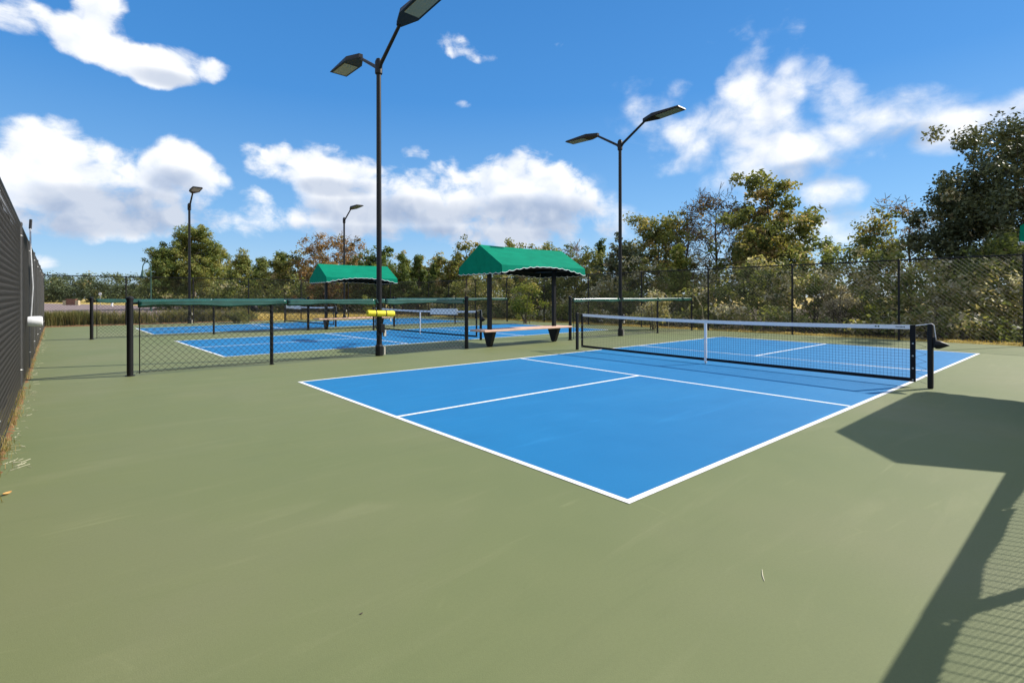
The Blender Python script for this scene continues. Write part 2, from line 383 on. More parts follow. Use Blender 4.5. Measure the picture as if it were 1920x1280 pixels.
def lerp(a, b, t): return (a[0] + (b[0] - a[0]) * t, a[1] + (b[1] - a[1]) * t)
def court(A, B, C, D, kn, kf, label):
    """A near corner, B next corner on the near baseline, C far end of A's sideline, D far end of B's; kn/kf = kitchen line ends"""
    blue = sheet('blue_court', [A, C, D, B], .002, M_BLUECOURT)
    mb = MB(); w = .052
    def strip(p, q, z=.004, inset=0):
        p, q = Vector((*p, 0)), Vector((*q, 0)); d = (q - p).normalized(); nn = Vector((-d.y, d.x, 0)) * w / 2
        vs = [p - nn, p + nn, q + nn, q - nn]; mb.add([(v.x, v.y, z) for v in vs], [(0, 1, 2, 3)])
    ex = lambda p, q, e: (p[0] + (q[0] - p[0]) / math.dist(p, q) * e, p[1] + (q[1] - p[1]) / math.dist(p, q) * e)
    h = w / 2
    strip(ex(A, C, -h), ex(C, A, -h)); strip(ex(B, D, -h), ex(D, B, -h))
    for p, q in ((A, B), (C, D), kn, kf): strip(ex(p, q, h), ex(q, p, h))
    kc = lerp(*kn, .5); kd = lerp(*kf, .5); ba = lerp(A, B, .5); bc = lerp(C, D, .5)
    strip(ex(ba, kc, h), ex(kc, ba, h)); strip(ex(bc, kd, h), ex(kd, bc, h))
    me = bpy.data.meshes.new('court_lines'); me.from_pydata(mb.v, [], mb.f); me.update()
    for pl in me.polygons:
        pass
    bm = bmesh.new(); bm.from_mesh(me)
    for fc in bm.faces:
        if fc.normal.z < 0: fc.normal_flip()
    bm.to_mesh(me); bm.free()
    ln = tag(link('court_lines', me, M_LINE), kind='structure')
    return blue
court((0, 0), (-.03, 6.13), (13.15, -.03), (13.6, 6.27), ((4.40, .0), (4.61, 6.02 + .14)), ((8.80, -.02), (8.93, 6.22)), 'near')
court((-.16, 10.68), (-.36, 16.35), (13.72, 11.0), (13.83, 17.0), ((4.56, 10.86), (4.30, 16.5)), ((9.1, 10.93), (9.0, 16.75)), 'middle')
court((-.53, 20.12), (-.68, 25.1), (13.7, 20.4), (13.8, 26.6), ((4.12, 20.4), (4.0, 26.0)), ((9.0, 20.3), (8.9, 26.3)), 'far')

# ------------------------------------------------------------------ chain link fences
def wire_mesh(L, z0, z1, pitch, r, x0=0.):
    """two crossing families of straight wires, clipped to the panel, as one mesh (vectorised)"""
    H = z1 - z0; A = []; Bp = []; off = []
    k = np.arange(-math.ceil(H / pitch), math.ceil(L / pitch) + 1) * pitch
    slope = 1.0                                            # 45 degree diamonds
    for s, yo in ((1, r * .9), (-1, -r * .9)):
        xs0 = k if s == 1 else k + H; xs1 = k + H if s == 1 else k
        t0 = np.clip((0 - xs0) / (xs1 - xs0), 0, 1); tL = np.clip((L - xs0) / (xs1 - xs0), 0, 1)
        ta = np.minimum(t0, tL); tb = np.maximum(t0, tL); ok = (tb - ta) > .01
        a = np.stack([x0 + xs0 + (xs1 - xs0) * ta, np.full_like(k, yo), z0 + H * ta], 1)[ok]
        b = np.stack([x0 + xs0 + (xs1 - xs0) * tb, np.full_like(k, yo), z0 + H * tb], 1)[ok]
        A.append(a); Bp.append(b)
    A = np.concatenate(A); Bp = np.concatenate(Bp)
    return A, Bp
def prisms(A, B, r, name, mat, parent=None, n=3):
    d = B - A; d /= np.linalg.norm(d, axis=1)[:, None]
    ref = np.where(np.abs(d[:, 1:2]) < .9, np.array([[0., 1, 0]]), np.array([[1., 0, 0]]))
    u = np.cross(d, ref); u /= np.linalg.norm(u, axis=1)[:, None]; w = np.cross(d, u)
    V = []
    for P in (A, B):
        for k in range(n):
            q = 2 * math.pi * k / n; V.append(P + r * (u * math.cos(q) + w * math.sin(q)))
    V = np.stack(V, 1).reshape(-1, 3); m = len(A); base = np.arange(m)[:, None] * 2 * n
    F = np.concatenate([base + np.array([[k, (k + 1) % n, n + (k + 1) % n, n + k]]) for k in range(n)], 0)
    return quads(name, V, F, mat, parent)
def quads(name, V, F, mat, parent=None, tint=None):
    me = bpy.data.meshes.new(name)
    me.vertices.add(len(V)); me.vertices.foreach_set('co', np.ascontiguousarray(V, np.float32).ravel())
    me.loops.add(F.size); me.loops.foreach_set('vertex_index', np.ascontiguousarray(F, np.int32).ravel())
    me.polygons.add(len(F)); me.polygons.foreach_set('loop_start', np.arange(len(F), dtype=np.int32) * 4)
    try: me.polygons.foreach_set('loop_total', np.full(len(F), 4, np.int32))
    except Exception: pass
    if tint is not None:
        at_ = me.attributes.new('tint', 'FLOAT', 'FACE'); at_.data.foreach_set('value', np.ascontiguousarray(tint, np.float32))
    me.update(calc_edges=True)
    return link(name, me, mat, parent)

def post(mb_parent, x, h, r, name='post', y=0., cap=True, mat=None):
    m = MB(); m.tube([(x, y, 0), (x, y, h)], r, 12)
    if cap: m.lathe([(r * 1.12, h - .04), (r * 1.12, h), (r * .75, h + r * .45), (0.001, h + r * .6)], 12, (x, y, 0))
    m.lathe([(r * 1.5, 0), (r * 1.5, .012), (r, .016)], 12, (x, y, 0))
    return m.build(name, mat or M_BLACK, mb_parent, True)
def tall_fence(name, label, p0, p1, H, posts, pitch, wr, side=1, rail_r=.021, wire=None, pr=.03, screen=False):
    p0, p1 = Vector((*p0, 0)), Vector((*p1, 0)); d = p1 - p0; L = d.length
    t = thing(name, label, 'fence', p0, math.atan2(d.y, d.x))
    for x in posts: post(t, x, H, pr, mat=M_POSTG if screen else None)
    MB().tube([(0, 0, H - .02), (L, 0, H - .02)], rail_r, 8).build('top_rail', M_BLACK, t, True)
    MB().tube([(0, side * .03, .06), (L, side * .03, .06)], .004, 5).build('bottom_wire', M_WIRE, t)
    A, B = wire_mesh(L, .02, H - .02, pitch, wr); yo = side * (.010 if screen else .034); A[:, 1] += yo; B[:, 1] += yo
    tag(prisms(A, B, wr, 'wire_mesh', wire or M_WIRE, t), kind='stuff')
    ties = MB()
    for x in posts:
        for z in (np.arange(.3, H, 1.9) if screen else np.arange(.35, H, .62)): ties.lathe([(.036, z - .006), (.039, z), (.036, z + .006)], 8, (x, 0, 0))
    tag(ties.build('tie', M_GREY if screen else M_BLACK, t), kind='stuff')
    if screen:                                              # dark wind screen laced to the outside
        m = MB(); nx = 90
        vs = []; fs = []
        for i in range(nx + 1):
            for k, z in enumerate((.10, .8, 1.6, H - .05)): vs.append((L * i / nx, .055 + .012 * math.sin(i * 1.7 + k), z))
        for i in range(nx):
            for k in range(3): fs.append((i * 4 + k, i * 4 + 4 + k, i * 4 + 5 + k, i * 4 + 1 + k))
        me = bpy.data.meshes.new('wind_screen'); me.from_pydata(vs, [], fs); me.update()
        o = link('wind_screen', me, M_SCREEN, t, True); md = o.modifiers.new('thickness', 'SOLIDIFY'); md.thickness = .003
    return t
# posts along the tall fences
tall_fence('tall_fence', 'tall black chain link fence running away along the left edge of the courts', (lx(-2.5), -2.5), (lx(28.7), 28.7), 2.38,
           [1.0, 3.6, 6.4, 10.45, 13.6, 16.8, 20, 23.2, 26.4, 29.5, 31.15], .125, .0025, -1, wire=M_WIREL, pr=.031, screen=True)
RF = [(16.3, v) for v in (-6.5, -3.5, -.52, 2.13, 5.11, 8.16, 11.22, 14.24, 17.27, 20.31, 23.3, 26.2, 28.7)]
tall_fence('tall_fence', 'tall black chain link fence in front of the tangled thicket on the right', (16.3, -6.6), (16.3, 28.7), 2.42,
           [v + 6.6 for _, v in RF[:-1]], .115, .0027, -1)
tall_fence('tall_fence', 'tall black chain link fence across the far end before the dry field', (lx(28.7), 28.7), (16.3, 28.7), 2.36,
           [2.98, 5.8, 8.45, 11.3, 14.2, 17.1, 20.05], .115, .0036, 1)

def rail_cover(parent, x0, x1, seed, depth=.105, zt=1.274):
    """loose vinyl sleeve folded over the top rail, hanging in waves; closed shell with thickness"""
    r_ = random.Random(seed); nx = max(8, int((x1 - x0) / .06)); vs = []; fs = []
    ph = [r_.uniform(0, 6.28) for _ in range(6)]
    prof = []
    for i in range(nx + 1):
        x = x0 + (x1 - x0) * i / nx
        s1 = math.sin(x * 6.2 + ph[0]) * .5 + math.sin(x * 2.7 + ph[1]) * .5
        s2 = math.sin(x * 5.4 + ph[2]) * .5 + math.sin(x * 2.3 + ph[3]) * .5
        dz1 = .020 * math.sin(x * 3.3 + ph[4]) + .008 * math.sin(x * 9 + ph[5]); dz2 = .02 * math.sin(x * 2.9 + ph[5])
        fl1 = .014 + .012 * s1; fl2 = .014 + .012 * s2
        zz = zt + .004 * math.sin(x * 1.9 + ph[2])
        prof.append([(-.030 - fl1, zz - depth - dz1), (-.040 - fl1, zz - depth * .80 - dz1 * .6), (-.027, zz - depth * .55 - dz1 * .3), (-.042, zz - .034), (-.028, zz - .008), (0, zz),
                     (.028, zz - .008), (.042, zz - .034), (.027, zz - depth * .55 - dz2 * .3), (.040 + fl2, zz - depth * .80 - dz2 * .6), (.030 + fl2, zz - depth - dz2)])
        vs += [(x, y, z) for y, z in prof[-1]]
    m = 11
    for i in range(nx):
        for k in range(m - 1): fs.append((i * m + k, i * m + k + 1, (i + 1) * m + k + 1, (i + 1) * m + k))
    me = bpy.data.meshes.new('rail_cover'); me.from_pydata(vs, [], fs); me.update()
    me.polygons.foreach_set('use_smooth', np.ones(len(me.polygons), bool))
    o = link('rail_cover', me, M_CAP, parent)
    md = o.modifiers.new('thickness', 'SOLIDIFY'); md.thickness = .004; md.offset = 0
    return o
def low_fence(label, x0, v, posts, L, group='low fences with green padded rails between the courts', pitch=.105, wr=.0032, breaks=None):
    """posts = (offset, kind) ; kind 2 = stout end post, 1 = line post, 0 = gap where a light pole stands"""
    t = thing('low_fence', label, 'fence', (x0, v, 0), 0, group)
    for x, k in posts:
        if k == 2: post(t, x, 1.315, .048)
        elif k == 1: post(t, x, 1.19, .032, cap=False)
    MB().tube([(0, 0, 1.222), (L, 0, 1.222)], .021, 8).build('top_rail', M_BLACK, t, True)
    MB().tube([(.08, -.012, .05), (L - .05, -.012, .05)], .005, 5).build('bottom_wire', M_WIRE, t)
    MB().tube([(.13, -.02, .03), (.13, -.02, 1.19)], .009, 6).build('tension_bar', M_BLACK, t)
    A, B = wire_mesh(L - .18, .04, 1.19, pitch, wr, .13); A[:, 1] -= .036; B[:, 1] -= .036
    tag(prisms(A, B, wr, 'wire_mesh', M_WIRE, t), kind='stuff')
    xs = breaks or [.09, L / 2, L - .06]
    for i in range(len(xs) - 1): rail_cover(t, xs[i] + .012, xs[i + 1] - .012, hash((round(x0 * 7), i, round(v))) % 9999)
    return t
V1, V2, V0 = 8.64, 18.8, -2.15
low_fence('nearest low chain link fence with dark green padded rail, left of the first bench shelter', -2.0, V1, [(0, 2), (2.26, 1), (6.99, 2)], 6.99, breaks=[.10, 2.55, 4.46, 4.70, 6.90])
low_fence('short low fence with pale topped rail, behind the near net and right of first shelter', 8.89, V1, [(0, 2), (4.67, 1), (7.02, 1)], 7.02, breaks=[.10, 2.36, 2.56, 4.67, 7.0])
low_fence('farther low fence ending near the left tall fence, between middle and far courts', -2.29, V2, [(0, 2), (3.43, 1), (6.80, 2)], 6.80, breaks=[.10, 3.4, 6.7])
low_fence('farther low fence right of the smaller bench shelter, between middle and far courts', 8.34, V2, [(0, 2), (3.33, 1), (6.70, 1)], 6.70, breaks=[.10, 3.3, 6.68])
low_fence('low fence beyond the right edge whose padded rail throws the wavy shadow in the foreground', -2.0, V0, [(0, 2), (3.5, 1), (6.9, 2)], 6.9, pitch=.075, wr=.0029, breaks=[.1, 1.9, 3.5, 5.2, 6.8])
low_fence('low fence beyond the right edge past the shelter whose shadow reaches the sideline', 8.9, V0, [(0, 2), (3.4, 1), (7.0, 1)], 7.0, breaks=[.1, 3.4, 6.9])

# ------------------------------------------------------------------ bench shelters
def make_shelter(loc, label):
    t = thing('bench_shelter', label, 'bench shelter', loc, 0, 'bench shelters with green canvas canopies')
    hw, z_e, z_r, xa, xb = .92, 2.12, 2.69, -1.56, 1.55
    # canopy: two slopes, two gables and a scalloped valance all round
    N = 64
    vs = []; fs = []
    def strip(top, bot):
        k = len(vs); vs.extend(top); vs.extend(bot); n_ = len(top)
        for i in range(n_ - 1): fs.append((k + i, k + i + 1, k + n_ + i + 1, k + n_ + i))
    xsn = [xa + (xb - xa) * i / N for i in range(N + 1)]
    trims = []
    for s, arch in ((-1, .20), (1, .07)):
        top = [(x, 0, z_r - .012 * math.sin(math.pi * i / N)) for i, x in enumerate(xsn)]
        m1 = [(x, s * hw * .5, (z_r + z_e) / 2 - .018 * math.sin(math.pi * i / N)) for i, x in enumerate(xsn)]
        ev = [(x, s * hw, z_e + .01 * math.sin(math.pi * i / N)) for i, x in enumerate(xsn)]
        strip(top, m1); strip(m1, ev)
        bot = []
        for i, x in enumerate(xsn):
            q = i / N; a = arch * math.sin(math.pi * q) ** .9
            sc_ = .032 * abs(math.sin(math.pi * q * 13))
            bot.append((x, s * (hw + .012), min(1.925 + a - sc_ + .012, z_e - .006)))
        strip(ev, bot); trims.append(bot)
    M_ = 24
    for xe in (xa, xb):
        ys = [-hw + 2 * hw * i / M_ for i in range(M_ + 1)]
        top = [(xe, y, z_e + (z_r - z_e) * (1 - abs(y) / hw)) for y in ys]
        ev = [(xe, y, z_e - .001) for y in ys]
        bot = [(xe + (.012 if xe > 0 else -.012), y, 1.94 - .03 * abs(math.sin(math.pi * i / M_ * 8))) for i, y in enumerate(ys)]
        strip(top, ev); strip(ev, bot); trims.append(bot)
    me = bpy.data.meshes.new('canopy'); me.from_pydata(vs, [], fs); me.update()
    bm = bmesh.new(); bm.from_mesh(me); bmesh.ops.remove_doubles(bm, verts=bm.verts, dist=.0005); bmesh.ops.recalc_face_normals(bm, faces=bm.faces); bm.to_mesh(me); bm.free()
    cn = link('canopy', me, M_FABRIC, t); me.materials.append(M_INSIDE)
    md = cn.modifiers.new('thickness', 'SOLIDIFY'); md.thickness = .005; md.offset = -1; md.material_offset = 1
    tr = MB()
    for bt in trims: tr.tube([(p[0], p[1], p[2] - .004) for p in bt], .0075, 5)
    tr.build('trim', M_WHITE, cn)
    fr = MB()
    for x in (xa + .04, -1.22, 1.22, xb - .04):
        for s in (-1, 1): fr.tube([(x, 0, z_r - .05), (x, s * (hw - .04), z_e - .03)], .018, 6)
        fr.tube([(x, -hw + .04, z_e - .04), (x, hw - .04, z_e - .04)], .018, 6)
    for y, z in ((-hw + .04, z_e - .04), (hw - .04, z_e - .04), (0, z_r - .05)): fr.tube([(xa + .02, y, z), (xb - .02, y, z)], .018, 6)
    fr.build('canopy_frame', M_BLACK, t, True)
    for x in (-1.22, 1.22):
        MB().box((x, 0, 1.30), (.10, .10, 2.60), bev=.008).build('post', M_BLACK, t)
        b = MB(); tp, bo = .225, .065                              # tapered steel seat bracket
        vs2 = [(x + dx, y * w, z) for dx in (-.052, .052) for (w, z) in ((bo, .02), (tp, .41)) for y in (-1, 1)]
        b.add(vs2, [(0, 1, 3, 2), (4, 6, 7, 5), (0, 4, 5, 1), (2, 3, 7, 6), (0, 2, 6, 4), (1, 5, 7, 3)])
        b.build('seat_bracket', M_BLACK, t)
    for y in (-.262, -.13, .13, .262):
        MB().box((.02, y, .435), (3.3, .122, .048), bev=.006).build('plank', M_WOOD, t)
    for y in (0,):
        for a_, b_ in ((-1.63, -1.285), (-1.155, 1.155), (1.285, 1.67)):
            MB().box(((a_ + b_) / 2, y, .433), (b_ - a_, .12, .048), bev=.006).build('plank', M_WOOD, t)
    return t
sh1 = make_shelter((6.965, V1, 0), 'large green canopy over a salmon plank bench between the two near low fences')
sh2 = copy_tree(sh1); sh2.location = (6.46, V2, 0); sh2['label'] = 'smaller looking green canopied bench farther back, left behind the tall light pole'
sh0 = copy_tree(sh1); sh0.location = (7.14, V0 - .09, 0); sh0['label'] = 'green canopied bench almost wholly outside the right edge, throwing the big angular shadow'

# ------------------------------------------------------------------ light poles
def light_pole(loc, H, arms, label, r=.058, rz=0.):
    t = thing('light_pole', label, 'light pole', loc, rz, 'court light poles')
    m = MB(); m.tube([(0, 0, 0), (0, 0, H)], [r * 1.08, r * .9], 14); m.lathe([(r * .95, H), (r * .95, H + .09), (.001, H + .12)], 14)
    m.build('pole', M_BLACK, t, True)
    MB().lathe([(r * 1.05, H - .26), (r * 1.42, H - .24), (r * 1.42, H + .02), (r * 1.2, H + .06), (r * .9, H + .06)], 14).build('collar', M_BLACK, t, True)
    MB().lathe([(r * 1.5, 0), (r * 1.5, .22), (r * 1.2, .26)], 10).build('base_cover', M_BLACK, t)
    MB().box((.02, -.09, .62), (.11, .10, .2), bev=.01).build('switch_box', M_BLACK, t)
    MB().box((-.055, -.055, .5), (.06, .06, .1), bev=.006).build('junction_box', M_BLACK, t)
    MB().box((.105, -.045, .50), (.055, .075, .13), bev=.008).build('outlet_box', M_BEIGE, t)
    MB().tube([(.10, -.05, .02), (.10, -.05, .20)], .022, 8).build('conduit', M_BEIGE, t)
    for s in arms:
        a = MB(); a.tube([(0, s * .02, H - .16), (0, s * .12, H - .05), (0, s * .98, H + .47)], [.045, .042, .036], 10)
        ao = a.build('arm', M_BLACK, t, True)
        h = MB(); z0 = H + .48; zt = .055                       # slab head: neck widening to a flat rectangle, slightly tipped up
        out = [(-.055, .93), (.055, .93), (.225, 1.36), (.225, 2.30), (-.225, 2.30), (-.225, 1.36)]
        zb = lambda q: z0 + (q - .93) * .045 - .03
        lo = [(x, s * q, zb(q)) for x, q in out]
        hi = [(x * .86, s * (q * .985 + .01), zb(q) + (.10 if q < 1.3 else (.115 if q < 2 else .05))) for x, q in out]
        nn = len(out)
        h.add(lo + hi, [tuple(range(nn)), tuple(range(nn, 2 * nn))] + [(i, (i + 1) % nn, nn + (i + 1) % nn, nn + i) for i in range(nn)])
        ho = h.build('lamp_head', M_BLACK, t)
        ln = MB(); q0, q1 = 1.47, 2.22
        ln.add([(x, s * q, zb(q) - d) for d in (.004, .012) for x, q in ((-.17, q0), (.17, q0), (.17, q1), (-.17, q1))],
               [(0, 1, 2, 3), (4, 7, 6, 5), (0, 4, 5, 1), (1, 5, 6, 2), (2, 6, 7, 3), (3, 7, 4, 0)])
        ln.build('lens', M_LENS, ho)
    return t
light_pole((2.56, V1 - .0, 0), 6.60, (-1, 1), 'tallest looking two headed light pole, standing in the nearest low fence')
light_pole((11.37, V1 - .0, 0), 6.50, (-1, 1), 'two headed light pole rising behind the near net, right of the first shelter')
light_pole((1.82, 28.35, 0), 6.05, (-1,), 'single headed light pole at the far left, before the big pine')
light_pole((10.03, 28.35, 0), 6.13, (-1,), 'single headed light pole at the far end, behind the smaller green canopy')

# ------------------------------------------------------------------ nets
def make_net(pn, pf, label, placard=None, detail=True):
    """pn = near right post, pf = far left post"""
    pn, pf = Vector((*pn, 0)), Vector((*pf, 0)); d = pf - pn; L = d.length
    t = thing('court_net', label, 'net', pn, math.atan2(d.y, d.x), 'pickleball nets')
    for x in (0, L): MB().box((x, 0, .46), (.064, .064, .92), bev=.010).build('post', M_BLACK, t)
    x0, x1 = .19, L - .15
    top = lambda x: .905 - .048 * (1 - ((x - L / 2) / (L / 2)) ** 2)
    bot = lambda x: .075 - .012 * (1 - ((x - L / 2) / (L / 2)) ** 2)
    def ribbon(z_a, z_b, xa, xb, th, name, mat, n=40):
        m = MB(); vs = []; fs = []
        for i in range(n + 1):
            x = xa + (xb - xa) * i / n
            for y, z in ((-th, z_a(x)), (th, z_a(x)), (th, z_b(x)), (-th, z_b(x))): vs.append((x, y, z))
        for i in range(n):
            for k in range(4): fs.append((i * 4 + k, i * 4 + (k + 1) % 4, (i + 1) * 4 + (k + 1) % 4, (i + 1) * 4 + k))
        fs += [(0, 1, 2, 3), (n * 4 + 3, n * 4 + 2, n * 4 + 1, n * 4)]
        return m.add(vs, fs).build(name, mat, t)
    tb = ribbon(lambda x: top(x) - .062, top, x0 + .02, x1, .006, 'top_band', M_WHITE)
    ribbon(bot, lambda x: bot(x) + .052, x0, x1, .005, 'bottom_band', M_BAND)
    for xa, xb in ((x0 - .02, x0 + .045), (x1 - .045, x1 + .01)):
        ribbon(lambda x: bot(x) - .002, lambda x: top(x) - .002, xa, xb, .0075, 'side_band', M_BAND, 2)
    ey = MB()
    for z in (.10, .27, .45, .63):
        for xe in (x0 + .01, x1 - .02): ey.lathe([(.004, .0), (.013, .003), (.013, .0)], 8, (xe, .0085, z), 'Y')
        for xe in (x0 + .01,): ey.lathe([(.004, .0), (.013, -.003), (.013, .0)], 8, (xe, -.0085, z), 'Y')
    tag(ey.build('eyelet', M_GREY, t), kind='stuff')
    # lacing between side band and post
    lc = MB(); zs = np.linspace(.06, .80, 8)
    for i in range(7):
        lc.tube([(.045, .0, zs[i]), (x0, .0, zs[i] + .05)], .0025, 4); lc.tube([(x0, .0, zs[i] + .05), (.045, .0, zs[i + 1])], .0025, 4)
    lc.build('lacing', M_BLACKNET, t)
    pit = .046; A = []; B = []
    for x in np.arange(x0 + pit, x1, pit): A.append((x, 0, bot(x) + .05)); B.append((x, 0, top(x) - .06))
    segs = np.linspace(x0, x1, 13)
    for z in np.arange(.05, .80, pit):
        for a, b in zip(segs[:-1], segs[1:]):
            fa = lambda x: bot(x) + .052 + (z - .05) / .75 * (top(x) - bot(x) - .112)
            A.append((a, 0, fa(a))); B.append((b, 0, fa(b)))
    tag(prisms(np.array(A, float), np.array(B, float), .0016, 'netting', M_BLACKNET, t), kind='stuff')
    xm = L / 2
    MB().box((xm, 0, (top(xm) + .03) / 2), (.05, .02, top(xm) - .03 + .004)).build('centre_strap', M_WHITE, t)
    MB().tube([(xm, 0, 0), (xm, 0, .045)], .012, 8).build('ground_anchor', M_GREY, t)
    # cable over the post top and winch
    cb = MB(); cb.tube([(x0, 0, top(x0) - .012), (.03, 0, .915), (-.012, 0, .925), (-.04, 0, .905), (-.052, 0, .8), (-.062, 0, .70)], .0065, 6); cb.build('cable', M_WHITE, t, True)
    MB().tube([(x1, 0, top(x1) - .01), (L, 0, .912)], .004, 5).build('cable', M_BLACK, t)
    w = MB(); w.box((-.045, 0, .66), (.032, .058, .15), bev=.006)
    w.lathe([(.001, -.215), (.012, -.20), (.046, -.13), (.060, -.10), (.060, -.06), (.028, -.050)], 14, (0, 0, .63), 'X')
    w.build('winch', M_BLACK, t, True)
    if detail:
        pr = MB()
        zc = top(.40) - .031
        for i, (dx, h_) in enumerate([(0, .018), (.016, .014), (.032, .016), (.048, .013), (.066, .016), (.084, .014), (.10, .018)]):
            pr.box((.30 + dx, .0068, zc), (.011, .0012, h_))
        pr.build('printed_mark', M_BLACKNET, tb)
        gm = MB(); gm.box((.62, .0068, top(.62) - .028), (.022, .0012, .024)); gm.box((.655, .0068, top(.655) - .028), (.024, .0012, .020))
        gm.build('green_emblem', M_GREENP, tb)
    if placard:
        xa, xb, tilt = placard; yf = -.5
        m = MB(); xm2 = (xa + xb) / 2
        for sy in (-1, 1): m.box((xm2, sy * .022, .835), (xb - xa, .005, .19), m=Matrix.Rotation(tilt, 3, 'Y') @ Matrix.Rotation(sy * .08, 3, 'X'))
        m.box((xm2, 0, .931), (xb - xa, .036, .005), m=Matrix.Rotation(tilt, 3, 'Y'))
        so = m.build('placard', M_PLACARD, None)
        so.parent = None; so.matrix_world = t_mat(t)
        return t, so
    return t, None
def t_mat(t): return Matrix.Translation(t.location) @ Matrix.Rotation(t.rotation_euler.z, 4, 'Z')
make_net((6.64, -.33), (6.92, 6.60), 'nearest court net with white top band, stretched across the front blue court')
_, pl = make_net((6.88, 10.50), (6.50, 17.05), 'middle court net, right end post beside the first bench, with white placard over it', (1.17, 2.62, .012), False)
tag(pl, 'long white placard folded over the middle net near its right end', 'placard')
MB().box((2.50, -.0275, .80), (.05, .003, .06)).build('grey_emblem', M_GREY, pl)
_, pl = make_net((6.25, 20.30), (5.92, 26.40), 'farthest court net, seen small beneath the nearest green rail', (4.0, 5.85, -.012), False)
tag(pl, 'white placard folded over the left part of the farthest net', 'placard')

# ------------------------------------------------------------------ small things on the fences
t = thing('foam_roller', 'bright yellow foam roller tied along the nearest low fence at the tall pole', 'roller', (2.20, V1 - .15, .97), 0)
MB().lathe([(.025, 0), (.063, .006), (.069, .03), (.067, .33), (.069, .61), (.065, .645), (.025, .65)], 18, (0, 0, 0), 'X').build('foam', M_YELLOW, t, True)
for x in (.20, .44): MB().lathe([(.070, -.011), (.0725, -.009), (.0725, .009), (.070, .011)], 16, (x, 0, 0), 'X').build('tie', M_BLACK, t)
MB().tube([(.57, -.01, -.07), (.555, -.02, -.13), (.57, -.02, -.17)], .014, 6).build('loop', M_FOAM, t, True)
t.rotation_euler = (0, R(2.5), 0)

t = thing('court_squeegee', 'white foam court squeegee hung on the left tall fence by its pale handle', 'squeegee', (lx(9.7) + .10, 9.70, 0))
MB().tube([(-.02, -.18, .96), (.0, -.05, 1.5), (-.03, .06, 2.1), (-.05, .36, 2.52)], .013, 8).build('handle', M_GREY, t, True)
MB().tube([(-.05, .36, 2.52), (-.045, .42, 2.68)], .022, 8).build('grip', M_BLACK, t, True)
m = MB(); m.lathe([(.045, -.06), (.078, -.055), (.084, -.02), (.084, .10), (.074, .125), (.03, .13)], 18, (0, -.2, .93), 'X'); m.lathe([(.045, -.06), (.04, .05), (.001, .05)], 14, (0, -.2, .93), 'X')
m.build('foam_head', M_FOAM, t, True)
MB().tube([(.0, -.2, .93), (-.02, -.18, .97)], .02, 8).build('socket', M_BLACK, t)

t = thing('hanging_ball', 'small round black ball hanging below the green rail of the farther fence', 'ball', (2.46, V2 - .10, .93))
MB().lathe([(.001, -.135), (.06, -.122), (.11, -.08), (.135, 0), (.115, .075), (.065, .12), (.03, .13), (.001, .132)], 18).build('shell', M_BLACK, t, True)
MB().tube([(0, 0, .12), (0, .04, .20), (0, .07, .26)], .008, 6).build('hook', M_BLACK, t)

# fallen leaves and twigs on the court
def leaf(name, p, l, w, rz, label, mat=M_LEAFO):
    m = MB(); n_ = 7; vs = []; fs = []
    for i in range(n_):
        q = i / (n_ - 1); ww = w * math.sin(math.pi * min(1, q * .92 + .06)) ** .8
        z = .002 + .2 * l * (q - .5) ** 2 * 4
        vs += [((q - .5) * l, -ww / 2, z + ww * .3), ((q - .5) * l, 0, z), ((q - .5) * l, ww / 2, z + ww * .3)]
    for i in range(n_ - 1):
        for k in (0, 1): fs.append((i * 3 + k, i * 3 + k + 1, (i + 1) * 3 + k + 1, (i + 1) * 3 + k))
    o = m.add(vs, fs).build(name, mat); o.location = p; o.rotation_euler = (0, 0, rz)
    md = o.modifiers.new('thickness', 'SOLIDIFY'); md.thickness = .0015
    return tag(o, label, 'leaf')
def gp(px, py):
    F = CZ * 959 / (py - 557); return at(px, F)
leaf('fallen_leaf', gp(13, 925), .06, .035, .9, 'curled orange leaf on the green court at the lower left edge')
o = MB().tube([(0, 0, .0018), (.05, .003, .002), (.107, 0, .0018)], [.0015, .0022, .001], 5).build('straw_stem', M_STRAWB); o.location = gp(1432, 1090); o.rotation_euler = (0, 0, .49)
tag(o, 'short pale straw stem on the green court in the right foreground', 'straw')
for i, (px_, py_, lab) in enumerate([(1728, 745, 'tiny dried leaf beside the right post of the nearest net'), (676, 1150, 'tiny brown leaf bit on the open green foreground court')]):
    leaf('fallen_leaf', gp(px_, py_), .012, .006, 2 + i, lab, M_BARK)

# ------------------------------------------------------------------ vegetation
def leaf_quads(C, size, g, aspect=.55, out=None):
    """leaf blades that tend to face the sky and the outside of their clump"""
    n_ = len(C)
    nr = g.normal(size=(n_, 3)) * .75 + np.array([[.25, -.1, .75]])
    if out is not None: nr = nr + out * .7
    nr /= np.linalg.norm(nr, axis=1)[:, None]
    a = np.cross(nr, g.normal(size=(n_, 3))); a /= np.linalg.norm(a, axis=1)[:, None]
    r = np.cross(nr, a)
    s = size * g.uniform(.6, 1.35, n_)[:, None]
    V = np.stack([C - a * s * .5, C + r * s * aspect * .5 - a * s * .05, C + a * s * .5, C - r * s * aspect * .5 - a * s * .05], 1).reshape(-1, 3)
    return V, np.arange(4 * n_).reshape(-1, 4)
def clump_points(cl, per, g):
    """cl: array (cx,cy,cz,r); leaves lie mostly on each clump's outer half"""
    n_ = len(cl); idx = np.repeat(np.arange(n_), per)
    d = g.normal(size=(len(idx), 3)); d /= np.linalg.norm(d, axis=1)[:, None]
    rad = g.uniform(0, 1, len(idx)) ** .5
    P = cl[idx, :3] + d * (rad * cl[idx, 3])[:, None] * np.array([1, 1, .75])
    return P, idx, d
